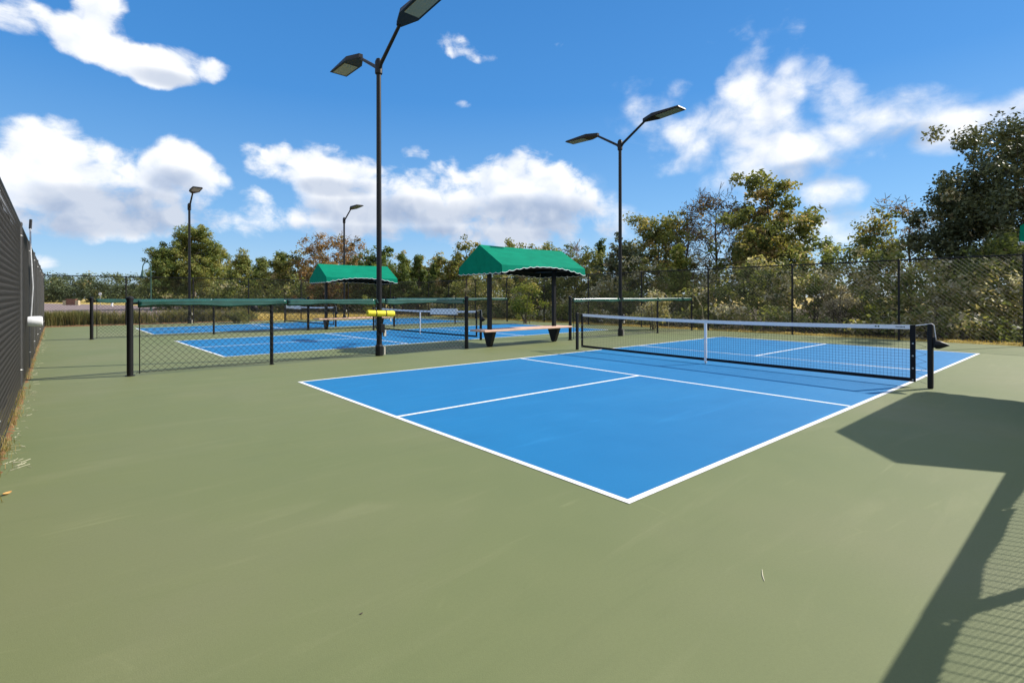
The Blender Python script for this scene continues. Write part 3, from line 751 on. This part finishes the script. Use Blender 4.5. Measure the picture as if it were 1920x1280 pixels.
def branchy(g, H, trunk_h, spread, n_limb, kind, lean=(0, 0)):
    """returns branch segments [(p0,p1,r0,r1)] and clump centres"""
    seg = []; tips = []
    r0 = max(.035 * H ** .9 * .55, .04)
    p = np.array([0, 0, -.05]); path = [p]
    nseg = 7
    for i in range(1, nseg + 1):
        q = i / nseg
        path.append(np.array([lean[0] * q + g.normal() * .03 * H * .25, lean[1] * q + g.normal() * .03 * H * .25, H * (.9 if kind != 'pine' else .97) * q]))
    for i in range(nseg): seg.append((path[i], path[i + 1], r0 * (1 - .85 * i / nseg), r0 * (1 - .85 * (i + 1) / nseg)))
    def along(q):
        x = q * nseg; i = min(int(x), nseg - 1); return path[i] + (path[i + 1] - path[i]) * (x - i)
    for k in range(n_limb):
        q = trunk_h + (1 - trunk_h) * (k + g.uniform(0, 1)) / n_limb
        b = along(q * .97); az = g.uniform(0, 2 * math.pi)
        if kind == 'pine': ln = spread * (1 - .62 * ((q - trunk_h) / (1 - trunk_h)) ** 1.2) * g.uniform(.55, 1.1); up = g.uniform(.0, .35)
        elif kind == 'cone': ln = spread * (1.03 - ((q - trunk_h) / (1 - trunk_h))) * g.uniform(.7, 1.1); up = g.uniform(-.05, .25)
        else: ln = spread * (.55 + .6 * math.sin(math.pi * min(1, (q - trunk_h) / (1 - trunk_h) * .72 + .2))) * g.uniform(.6, 1.12); up = g.uniform(.2, .95)
        dv = np.array([math.cos(az), math.sin(az), up]); dv /= np.linalg.norm(dv)
        mid = b + dv * ln * .55 + g.normal(size=3) * .05 * ln; e = b + dv * ln + np.array([0, 0, .08 * ln])
        rr = r0 * .38 * (1.1 - q)
        seg += [(b, mid, rr + .012, rr * .6 + .008), (mid, e, rr * .6 + .008, .008)]
        tips += [(*e, 1.), (*mid, .8)]
        for j in range(3):
            s = mid if j < 2 else b + dv * ln * .3
            d2 = dv + g.normal(size=3) * .75; d2 /= np.linalg.norm(d2); e2 = s + d2 * ln * g.uniform(.3, .55)
            seg.append((s, e2, rr * .4 + .006, .006)); tips.append((*e2, .85))
    tips.append((*path[-1], .9))
    return seg, np.array(tips)
def limbs_mesh(seg, parent, mat, n=5):
    m = MB()
    for a, b, ra, rb in seg: m.tube([a, b], [ra, rb], n, False)
    return m.build('trunk', mat, parent, True)
def tree(label, px, F, top_y, w_px, kind, mat, name='broadleaf_tree', cat='tree', seed=0, leaf_s=.16, per=55, clump=.16, n_limb=16, trunk_h=.25, bark=M_BARK, tint=(.5, .2), lean=(0, 0), aspect=.55, twigs=0, group='trees beyond the fences', extra=1, flat=1.):
    g = np.random.default_rng(seed + 100)
    loc = at(px, F, -.05); H = zat(top_y, F) + .05; W = w_px / 959 * F / 2
    per = per if mat is L_DARK else max(6, int(per * .72))
    t = thing(name, label, cat, loc, 0, group)
    seg, tips = branchy(g, H, trunk_h, W * .86, n_limb, kind, lean)
    if twigs:
        tw = []
        for q in tips:
            for j in range(twigs):
                d = g.normal(size=3) * np.array([1, 1, .6]) + np.array([0, 0, .55]); d /= np.linalg.norm(d); ln = H * g.uniform(.05, .13)
                tw.append((q[:3], q[:3] + d * ln, .009, .003))
                e = q[:3] + d * ln * .6
                for j2 in range(2):
                    d2 = d + g.normal(size=3) * .6; d2 /= np.linalg.norm(d2); tw.append((e, e + d2 * ln * .5, .005, .002))
        seg = seg + tw
        A = np.array([s[0] for s in tw]); B = np.array([s[1] for s in tw])
        limbs_mesh(seg[:len(seg) - len(tw)], t, bark)
        tag(prisms(A, B, .008 + F * .00012, 'twigs', bark, t), kind='stuff')
    else: limbs_mesh(seg, t, bark)
    cl = []
    for q in tips:
        for j in range(extra):
            o_ = g.normal(size=3) * clump * H * (.35 if extra > 1 else .15) * np.array([1, 1, flat])
            cl.append((*(q[:3] + o_), clump * H * .5 * q[3] * g.uniform(.6, 1.25)))
    cl = np.array(cl)
    ct = np.clip(g.normal(tint[0], tint[1], len(cl)), 0, 1)
    P, idx, od = clump_points(cl, per, g)
    P[:, 2] = np.maximum(P[:, 2], .1)
    V, Fc = leaf_quads(P, leaf_s, g, aspect, od)
    tt = np.clip(ct[idx] + g.normal(0, .13, len(P)), 0, 1)
    tag(quads('crown', V, Fc, mat, t, tt))
    return t
def shrub(label, px, F, top_y, w_px, mat, seed, name='shrub', n_cl=26, per=70, leaf_s=.09, tint=(.45, .2), group='shrubs in the thicket', aspect=.55, base=0.):
    g = np.random.default_rng(seed + 900); loc = at(px, F, -.05); H = max(.4, zat(top_y, F) + .05); W = w_px / 959 * F / 2
    t = thing(name, label, 'shrub', loc, 0, group)
    m = MB()
    for k in range(7):
        a = g.uniform(0, 6.28); m.tube([(g.normal() * .08, g.normal() * .08, 0), (math.cos(a) * W * .3, math.sin(a) * W * .3, H * .4), (math.cos(a) * W * .7, math.sin(a) * W * .7, H * g.uniform(.6, .9))], [.02, .014, .005], 5, False)
    m.build('stems', M_BARK, t)
    d = g.normal(size=(n_cl, 3)); d /= np.linalg.norm(d, axis=1)[:, None]; rr = g.uniform(.3, .95, n_cl)[:, None]
    c = d * rr * np.array([W * .8, W * .8, H * .42]) + np.array([0, 0, H * .5])
    cl = np.concatenate([c, g.uniform(.6, 1.2, (n_cl, 1)) * min(W, H) * .32], 1)
    ct = np.clip(g.normal(tint[0], tint[1], n_cl), 0, 1); P, idx, od = clump_points(cl, per, g); P[:, 2] = np.maximum(P[:, 2], .04)
    V, Fc = leaf_quads(P, leaf_s, g, aspect, od)
    quads('foliage', V, Fc, mat, t, np.clip(ct[idx] + g.normal(0, .15, len(P)), 0, 1))
    return t

# --- right hand side, beyond the tall fence
tree('huge dark broadleaf tree filling the right edge above the fence', 2000, 21.5, 212, 400, 'broad', L_DARK, seed=1, leaf_s=.17, per=130, clump=.16, n_limb=34, trunk_h=.12, tint=(.45, .25), extra=2)
tree('dark leafy tree bulging left of the huge dark tree at the right edge', 1812, 23, 352, 200, 'broad', L_DARK, seed=2, leaf_s=.165, per=115, clump=.2, n_limb=18, trunk_h=.1, tint=(.4, .25), extra=2)
tree('half bare brownish tree just left of the dark trees at the right', 1705, 26, 372, 150, 'broad', L_BROWN, seed=3, leaf_s=.13, per=34, clump=.16, n_limb=18, trunk_h=.2, twigs=2, tint=(.6, .3))
tree('low olive tree between the brownish tree and the small dark conifer', 1632, 25, 410, 130, 'broad', L_OAK, seed=4, leaf_s=.17, per=60, clump=.2, n_limb=14, trunk_h=.1, extra=2, tint=(.6, .2))
tree('small dark pointed conifer in the dip right of the tall oak', 1550, 36, 436, 44, 'cone', L_PINE, name='conifer_tree', seed=5, leaf_s=.2, per=40, clump=.12, n_limb=22, trunk_h=.1, tint=(.25, .15))
tree('tall open crowned oak with yellowing leaves, highest left of the gap', 1440, 29, 318, 150, 'broad', L_OAK, seed=6, leaf_s=0.23, per=90, clump=.145, n_limb=24, trunk_h=.22, tint=(.55, .25))
tree('dense olive oak mass below the tall open crowned oak', 1448, 26, 408, 165, 'broad', L_OAK, seed=7, leaf_s=0.2, per=110, clump=.2, n_limb=20, trunk_h=.12, tint=(.6, .25), extra=2)
tree('brown half withered tree with bare twigs, left of the tall oak', 1345, 30, 352, 130, 'broad', L_BROWN, seed=8, leaf_s=0.15, per=40, clump=.16, n_limb=22, trunk_h=.15, twigs=3, tint=(.45, .3))
tree('olive brown rounded tree right of the two headed pole', 1235, 31, 408, 140, 'broad', L_OAK, seed=9, leaf_s=0.18, per=90, clump=.17, n_limb=22, trunk_h=.15, tint=(.62, .25), extra=2)
tree('bare twiggy sapling between olive brown tree and withered tree', 1288, 30, 378, 60, 'broad', L_BROWN, seed=10, leaf_s=.11, per=18, clump=.14, n_limb=14, trunk_h=.2, twigs=3)
tree('bright yellow green vine covered tree at the fence, right of the pole', 1272, 26, 446, 74, 'cone', L_YEL, name='vine_clad_tree', seed=11, leaf_s=0.16, per=60, clump=.15, n_limb=24, trunk_h=.05, tint=(.5, .25))
tree('slim dark conifer just left of the two headed pole', 1126, 36, 436, 40, 'cone', L_PINE, name='conifer_tree', seed=12, leaf_s=.2, per=42, clump=.11, n_limb=24, trunk_h=.08, tint=(.25, .15))
tree('leafless grey sapling over the right end of the large canopy', 1082, 36, 448, 60, 'broad', L_BROWN, seed=13, leaf_s=.1, per=8, clump=.14, n_limb=14, trunk_h=.25, twigs=3, bark=M_BARKP)
tree('dark bushy tree behind the two headed pole', 1170, 30, 462, 80, 'broad', L_DARK, seed=14, leaf_s=.18, per=60, clump=.2, n_limb=14, trunk_h=.1, extra=2, tint=(.55, .2))
tree('loose yellowish crown peeping over the left end of the large canopy', 874, 38, 442, 56, 'broad', L_OAK, seed=15, leaf_s=.2, per=40, clump=.15, n_limb=12, trunk_h=.5, tint=(.62, .2))
tree('small round crown peeping above the ridge of the large canopy', 952, 38, 440, 44, 'broad', L_OAK, seed=16, leaf_s=.19, per=44, clump=.14, n_limb=10, trunk_h=.55, tint=(.5, .2))
tree('low olive tree filling behind the posts of the large canopy', 985, 33, 476, 190, 'broad', L_OAK, seed=17, leaf_s=.18, per=60, clump=.2, n_limb=16, trunk_h=.08, extra=2, tint=(.5, .25))
tree('low bushy tree right of the large canopy, under the leafless sapling', 1090, 33, 476, 130, 'broad', L_OAK, seed=18, leaf_s=.18, per=60, clump=.2, n_limb=14, trunk_h=.08, extra=2, tint=(.45, .25))
# --- middle distance, between the two canopies
tree('dark green bushy tree hiding behind the tall pole, right of russet trees', 722, 46, 470, 84, 'broad', L_PINE, seed=20, leaf_s=.26, per=60, clump=.19, n_limb=16, trunk_h=.12, extra=2, tint=(.35, .2))
tree('spiky young pine with the highest tip right of the tall pole', 756, 44, 463, 86, 'cone', L_PINE, name='pine_tree', seed=21, leaf_s=.34, per=48, clump=.13, n_limb=28, trunk_h=.08, tint=(.45, .2), aspect=.22)
tree('spiky young pine second right of the tall pole, a little lower', 786, 45, 470, 80, 'cone', L_PINE, name='pine_tree', seed=22, leaf_s=.34, per=48, clump=.13, n_limb=26, trunk_h=.08, tint=(.5, .2), aspect=.22)
tree('narrow dark pine midway between the tall pole and the large canopy', 817, 44, 477, 66, 'cone', L_PINE, name='pine_tree', seed=23, leaf_s=.3, per=46, clump=.13, n_limb=24, trunk_h=.08, tint=(.3, .2), aspect=.22)
tree('olive rounded tree touching the left gable of the large canopy', 848, 42, 482, 84, 'broad', L_OAK, seed=24, leaf_s=.22, per=60, clump=.2, n_limb=16, trunk_h=.1, extra=2, tint=(.6, .25))
tree('low brownish tree below the spiky young pines', 790, 47, 502, 150, 'broad', L_OAK, seed=25, leaf_s=.2, per=60, clump=.22, n_limb=16, trunk_h=.05, extra=2, tint=(.7, .2))
tree('russet airy tree behind the far single headed pole', 650, 52, 438, 92, 'broad', L_RUST, seed=26, leaf_s=.24, per=40, clump=.15, n_limb=22, trunk_h=.2, twigs=2, tint=(.5, .25), bark=M_BARKP)
tree('russet airy tree left of the far single headed pole, above the small canopy', 592, 52, 444, 92, 'broad', L_RUST, seed=27, leaf_s=.24, per=42, clump=.15, n_limb=22, trunk_h=.2, twigs=2, tint=(.42, .25), bark=M_BARKP)
tree('brownish low tree beneath the russet trees, behind the small canopy', 622, 48, 500, 150, 'broad', L_RUST, seed=28, leaf_s=.22, per=56, clump=.22, n_limb=18, trunk_h=.06, extra=2, tint=(.3, .25))
tree('dark low tree between russet trees and the dark bushy tree', 682, 47, 492, 60, 'broad', L_OAK, seed=29, leaf_s=.22, per=56, clump=.22, n_limb=14, trunk_h=.08, extra=2, tint=(.4, .25))
# --- left
tree('big spreading pine with pale leaning trunks, tallest on the left', 366, 60, 432, 150, 'pine', L_PINE, name='pine_tree', seed=30, leaf_s=.30, per=110, clump=.135, n_limb=44, trunk_h=.3, tint=(.72, .2), aspect=.3, extra=2, bark=M_BARKP)
tree('lower pine on the left shoulder of the big spreading pine', 316, 58, 462, 84, 'pine', L_PINE, name='pine_tree', seed=31, leaf_s=.3, per=84, clump=.16, n_limb=26, trunk_h=.18, tint=(.6, .2), aspect=.3, lean=(-.5, .3), bark=M_BARKP, extra=2)
tree('bright green young pine right of the big spreading pine', 452, 58, 466, 120, 'cone', L_PINE, name='pine_tree', seed=32, leaf_s=.32, per=90, clump=.18, n_limb=28, trunk_h=.08, tint=(.68, .2), aspect=.3)
tree('second bright green young pine, between its twin and the pointed pine', 490, 60, 474, 90, 'cone', L_PINE, name='pine_tree', seed=33, leaf_s=.32, per=90, clump=.18, n_limb=26, trunk_h=.08, tint=(.6, .2), aspect=.3)
tree('pointed green pine left of the russet trees', 527, 57, 462, 88, 'cone', L_PINE, name='pine_tree', seed=34, leaf_s=.32, per=90, clump=.16, n_limb=30, trunk_h=.08, tint=(.42, .2), aspect=.3)
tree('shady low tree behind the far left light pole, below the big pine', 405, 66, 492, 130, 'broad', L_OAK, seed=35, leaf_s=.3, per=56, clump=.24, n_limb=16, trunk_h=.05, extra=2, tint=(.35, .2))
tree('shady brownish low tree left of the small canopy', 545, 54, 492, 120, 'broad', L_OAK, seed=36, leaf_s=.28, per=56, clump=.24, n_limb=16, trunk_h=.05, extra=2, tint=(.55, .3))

def mass(name, label, strips, mat, leaf_s, per, seed, cr, tint=(.45, .22), aspect=.55, cat='undergrowth'):
    """one mass of foliage nobody could count: clumps scattered over strips (x0,y0,x1,y1,width,height,number)"""
    g = np.random.default_rng(seed); cl = []; tn = []
    for (x0, y0, x1, y1, wd, h0, h1, n_) in strips:
        q = g.uniform(0, 1, n_); L_ = math.hypot(x1 - x0, y1 - y0); nx, ny = -(y1 - y0) / L_, (x1 - x0) / L_
        o_ = g.uniform(-.5, .5, n_) * wd
        X = x0 + (x1 - x0) * q + nx * o_; Y = y0 + (y1 - y0) * q + ny * o_
        prof = h0 + (h1 - h0) * (.5 + .5 * np.sin(q * L_ * .9 + 1.3 * np.sin(q * L_ * .37 + seed)))
        Z = prof * g.uniform(0, 1, n_) ** .75
        cl.append(np.stack([X, Y, Z, cr * g.uniform(.55, 1.3, n_)], 1))
        tn.append(np.clip(tint[0] + .22 * np.sin(q * L_ * 1.1 + Z * 1.4 + seed) + g.normal(0, tint[1], n_), 0, 1))
    cl = np.concatenate(cl); tn = np.concatenate(tn)
    P, idx, od = clump_points(cl, per, g); P[:, 2] = np.maximum(P[:, 2], 0.)
    V, Fc = leaf_quads(P, leaf_s, g, aspect, od)
    o = quads(name, V, Fc, mat, None, np.clip(tn[idx] + g.normal(0, .14, len(P)), 0, 1))
    return tag(o, label, cat, None, 'stuff')
mass('thicket', 'tangled olive and brown thicket crowding behind the tall right fence',
     [(17.9, -7, 17.9, 32, 1.1, .3, .9, 420), (19.9, -8, 19.9, 33, 1.5, 1.2, 2.4, 1000), (21.6, -9, 21.6, 35, 2.0, 2.5, 3.5, 1200), (24, -10, 24, 37, 2.4, 2.6, 3.9, 700)],
     L_THICK, .15, 38, 3, .44, (.52, .27))
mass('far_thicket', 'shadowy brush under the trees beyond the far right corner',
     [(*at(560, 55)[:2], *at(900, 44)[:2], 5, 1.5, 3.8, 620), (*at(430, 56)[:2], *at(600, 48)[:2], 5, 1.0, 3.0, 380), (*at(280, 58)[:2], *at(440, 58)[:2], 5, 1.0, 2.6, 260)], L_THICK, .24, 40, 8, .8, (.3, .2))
mass('far_wood', 'far green treeline on the horizon at the left',
     [(*at(-250, 165)[:2], *at(330, 165)[:2], 30, 4.0, 9.0, 900), (*at(300, 130)[:2], *at(1000, 130)[:2], 20, 4, 8, 500)], L_FAR, .6, 90, 11, 2.0, (.22, .2), cat='woods')
# shrubs one can tell apart in the thicket
shrub('pale grey seed headed shrub leaning on the right fence, left of its near post', 1572, 18.6, 528, 84, L_PALE, 1, n_cl=34, per=80, leaf_s=.075, tint=(.45, .25))
shrub('fresh green feathery shrub low at the fence foot near the right edge', 1850, 15.6 + .9, 606, 110, L_YEL, 2, n_cl=26, per=80, leaf_s=.085, aspect=.25, tint=(.42, .2))
shrub('yellowing vine shrub high behind the fence near the right edge', 1875, 17.0, 520, 130, L_YEL, 3, n_cl=30, per=70, leaf_s=.09, tint=(.72, .2))
shrub('light green shrub beside the pale seed headed shrub', 1622, 18.2, 548, 70, L_YEL, 4, n_cl=22, per=70, leaf_s=.09, tint=(.4, .2))
shrub('pale sunlit tangle behind the fence just right of its near post', 1740, 17.4, 505, 120, L_THICK, 5, n_cl=36, per=70, leaf_s=.08, tint=(.82, .15))
shrub('green shrub topping the fence right of the oak mass', 1525, 20, 505, 70, L_YEL, 6, n_cl=22, per=70, leaf_s=.1, tint=(.3, .2))
shrub('pale green shrub seen between the posts of the large canopy', 985, 25.5, 520, 90, L_YEL, 7, n_cl=26, per=70, leaf_s=.11, tint=(.45, .25))
shrub('withered tan shrub behind the short low fence', 1225, 20.5, 540, 90, L_THICK, 8, n_cl=30, per=70, leaf_s=.09, tint=(.8, .15))
shrub('yellow green bush at the wood edge below the small canopy', 690, 42, 548, 44, L_YEL, 9, n_cl=16, per=60, leaf_s=.16, tint=(.45, .2))
shrub('orange leaved bush left of the small canopy posts', 556, 46, 546, 34, L_RUST, 10, n_cl=14, per=60, leaf_s=.17, tint=(.75, .15))
shrub('dark rounded grassy shrub at the right end of the far grass strip', 447, 26.5, 580, 80, L_GRASS, 11, n_cl=30, per=80, leaf_s=.13, tint=(.15, .12), aspect=.16)
# arching dead canes in front of the thicket
canes = [(1000 + 40, 0)]
def cane(label, px0, y0, px1, y1, F):
    a = at(px0, F, zat(y0, F)); b_ = at(px1, F - .3, zat(y1, F - .3)); g0 = at(px1 + (px1 - px0) * .15, F - .1, -.05)
    o_ = MB().tube([g0, b_ + (g0 - b_) * .3, b_, (a + b_) / 2 + Vector((0, 0, .06)), a], [.014, .014, .013, .012, .006], 6).build('dead_cane', M_TAN)
    return tag(o_, label, 'cane')
cane('pale yellow dead cane slanting behind the right end of the short low fence', 1297, 549, 1317, 577, 20.2)
cane('pale yellow dead cane arching above the short low fence', 1240, 548, 1252, 558, 20.4)
cane('yellow arching cane above the fence near the right edge', 1862, 484, 1905, 512, 17.2)

# --- grasses
def blades(name, label, pts, h, w, mat, seed, tint=(.45, .25), lean=.35, n_seg=2):
    g = np.random.default_rng(seed); n_ = len(pts); hh = h * g.uniform(.5, 1.15, n_)
    az = g.uniform(0, 6.283, n_); d = np.stack([np.cos(az), np.sin(az), np.zeros(n_)], 1); s = np.stack([-np.sin(az), np.cos(az), np.zeros(n_)], 1)
    ln = np.abs(g.normal(0, lean, n_))[:, None]; ws = w * g.uniform(.6, 1.3, n_)[:, None]
    up = np.array([[0, 0, 1.]])
    p0 = pts; p1 = pts + up * hh[:, None] * .6 + d * hh[:, None] * ln * .35; p2 = pts + up * (hh[:, None] * (1 - .25 * ln)) + d * hh[:, None] * ln
    V = np.stack([p0 - s * ws / 2, p0 + s * ws / 2, p1 + s * ws * .4, p1 - s * ws * .4, p2 + s * ws * .08, p2 - s * ws * .08], 1).reshape(-1, 3)
    b0 = np.arange(n_)[:, None] * 6; F_ = np.concatenate([b0 + np.array([[0, 1, 2, 3]]), b0 + np.array([[3, 2, 4, 5]])], 0)
    tt = np.clip(g.normal(tint[0], tint[1], n_), 0, 1)
    o_ = quads(name, V, F_, mat, None, np.concatenate([tt, tt]))
    return tag(o_, label, 'grass', None, 'stuff')
def scatter(x0, y0, x1, y1, wd, n_, seed, cluster=0, cr=.2, z=-.04):
    g = np.random.default_rng(seed)
    if cluster:
        q = g.uniform(0, 1, cluster); o_ = g.uniform(-.5, .5, cluster) * wd; k = g.integers(0, cluster, n_)
        q = q[k]; o_ = o_[k]; jx = g.normal(0, cr, (n_, 2))
    else: q = g.uniform(0, 1, n_); o_ = g.uniform(-.5, .5, n_) * wd; jx = np.zeros((n_, 2))
    L_ = math.hypot(x1 - x0, y1 - y0); nx, ny = -(y1 - y0) / L_, (x1 - x0) / L_
    return np.stack([x0 + (x1 - x0) * q + nx * o_ + jx[:, 0], y0 + (y1 - y0) * q + ny * o_ + jx[:, 1], np.full(n_, z)], 1)
pts = np.concatenate([scatter(-4.4, 30.2, 5.2, 30.4, 1.3, 11000, 21, 80, .15), scatter(-4.3, 30.0, -1.8, 30.0, .8, 4500, 22, 24, .16)])
blades('ornamental_grass', 'olive and tan ornamental grass strip beyond the far fence at the left', pts, .72, .022, L_GRASS, 23, (.42, .25), .34)
# rust coloured straw along the pavement's far edge
st = MB()
def rough_strip(name, x0, y0, x1, y1, wd, hgt, mat, seed, n=160, m=5):
    g = np.random.default_rng(seed); L_ = math.hypot(x1 - x0, y1 - y0); nx, ny = -(y1 - y0) / L_, (x1 - x0) / L_
    vs = []; fs = []
    for i in range(n + 1):
        q = i / n; e = g.uniform(-.05, .05)
        for k in range(m):
            o_ = (k / (m - 1) - .5) * (wd + e); z = hgt * math.sin(math.pi * k / (m - 1)) * g.uniform(.5, 1.2) - .02
            vs.append((x0 + (x1 - x0) * q + nx * o_, y0 + (y1 - y0) * q + ny * o_, z))
    for i in range(n):
        for k in range(m - 1): fs.append((i * m + k, (i + 1) * m + k, (i + 1) * m + k + 1, i * m + k + 1))
    me = bpy.data.meshes.new(name); me.from_pydata(vs, [], fs); me.update()
    if me.polygons[0].normal.z < 0: me.flip_normals()
    return tag(link(name, me, mat, smooth=True), kind='structure')
rough_strip('pine_straw_bed', lx(29) - .1, 29.15, 5.5, 29.15, .7, .07, M_STRAW, 31)
rough_strip('dry_grass_verge', 16.50, -12, 16.50, 28.5, .34, .085, M_VERGE, 32, 300)
blades('dry_grass', 'yellow dry grass edge along the foot of the right fence', scatter(16.50, -10, 16.50, 28.6, .22, 9000, 33, z=-.02), .13, .012, L_DRY, 34, (.5, .25), .7)
blades('field_grass', 'yellow dry meadow grass beyond the far fence', np.concatenate([scatter(4.5, 33, 26, 33, 7, 6000, 35), scatter(2, 40, 26, 44, 10, 4000, 36)]), .10, .03, L_DRY, 37, (.6, .25), .9)
blades('edge_weeds', 'dry straw and weeds along the foot of the left tall fence', np.concatenate([scatter(lx(2.5) + .0, 2.5, lx(27) + .0, 27, .10, 1300, 38, 90, .035, 0.), scatter(lx(3.2), 3.2, lx(7.5), 7.5, .12, 500, 39, 22, .03, 0.)]), .11, .005, L_GRASS, 40, (.75, .2), .9)
rough_strip('leaf_litter_edge', lx(2.6) + .035, 2.6, lx(28.5) + .035, 28.5, .13, .03, M_STRAW, 52, 420)
g = np.random.default_rng(51); n_ = 130
yy = 3.4 + 20 * g.uniform(0, 1, n_) ** 1.8; A = np.stack([lx(0) - .0215 * yy + .09 + np.abs(g.normal(0, .04, n_)), yy, np.full(n_, .004)], 1)
an = g.uniform(0, 6.28, n_); l_ = g.uniform(.02, .075, n_); B = A + np.stack([np.cos(an) * l_, np.sin(an) * l_, g.uniform(0, .01, n_)], 1)
tag(prisms(A, B, .0018, 'straw_litter', M_STRAWB), 'pale straw litter scattered on the court beside the left tall fence', 'straw', None, 'stuff')

# --- far small things
p = at(283, 52); t = thing('street_lamp', 'green gooseneck street lamp with bell shade left of the big pine', 'street lamp', (*p[:2], -.05))
Hl = zat(489, 52)
rr_ = .42; rt = Vector((-RT[0], -RT[1], 0))
arc = [Vector((0, 0, Hl - .6)) + rt * (rr_ * (1 - math.cos(a))) + Vector((0, 0, .6 * math.sin(a))) for a in np.linspace(0, math.pi, 10)]
MB().tube([(0, 0, 0), (0, 0, 1.2), *arc, arc[-1] + Vector((0, 0, -.25))], [.11, .075] + [.05] * 11, 8).build('post', M_GREENP, t, True)
e = arc[-1]
MB().lathe([(.06, Hl - .78), (.10, Hl - .9), (.14, Hl - 1.2), (.2, Hl - 1.4), (.36, Hl - 1.58), (.34, Hl - 1.6)], 14, (e.x, e.y, 0)).build('shade', M_GREENP, t, True)
p = at(134, 98); t = thing('entrance_wall', 'low dark brick entrance wall between two tan pillars, far left', 'wall', (*p[:2], -.05), YAW - math.pi / 2)
MB().box((0, 0, .55), (1.75, .35, 1.1)).build('panel', M_BRICK, t)
for x in (-1.2, 1.2): MB().box((x, 0, .45), (.6, .5, .9)).build('pillar', M_TAN, t)
MB().box((0, 0, 1.14), (2.0, .45, .1)).build('coping', M_BRICK, t)
p = at(188, 88); t = thing('round_sign', 'small white round sign on a thin post, far left', 'sign', (*p[:2], -.05), YAW - math.pi / 2)
MB().tube([(0, 0, 0), (0, 0, 2.0)], .04, 6).build('post', M_GREY, t); MB().lathe([(.001, -.03), (.26, -.03), (.26, .02), (.001, .02)], 14, (0, -.04, 2.05), 'Y').build('disc', M_PLACARD, t)
p = at(210, 84); t = thing('bollard', 'small white bollard at the far edge of the gravel lot', 'bollard', (*p[:2], -.05))
MB().lathe([(.16, 0), (.16, .9), (.12, 1.0), (.001, 1.04)], 12).build('shaft', M_PLACARD, t, True)
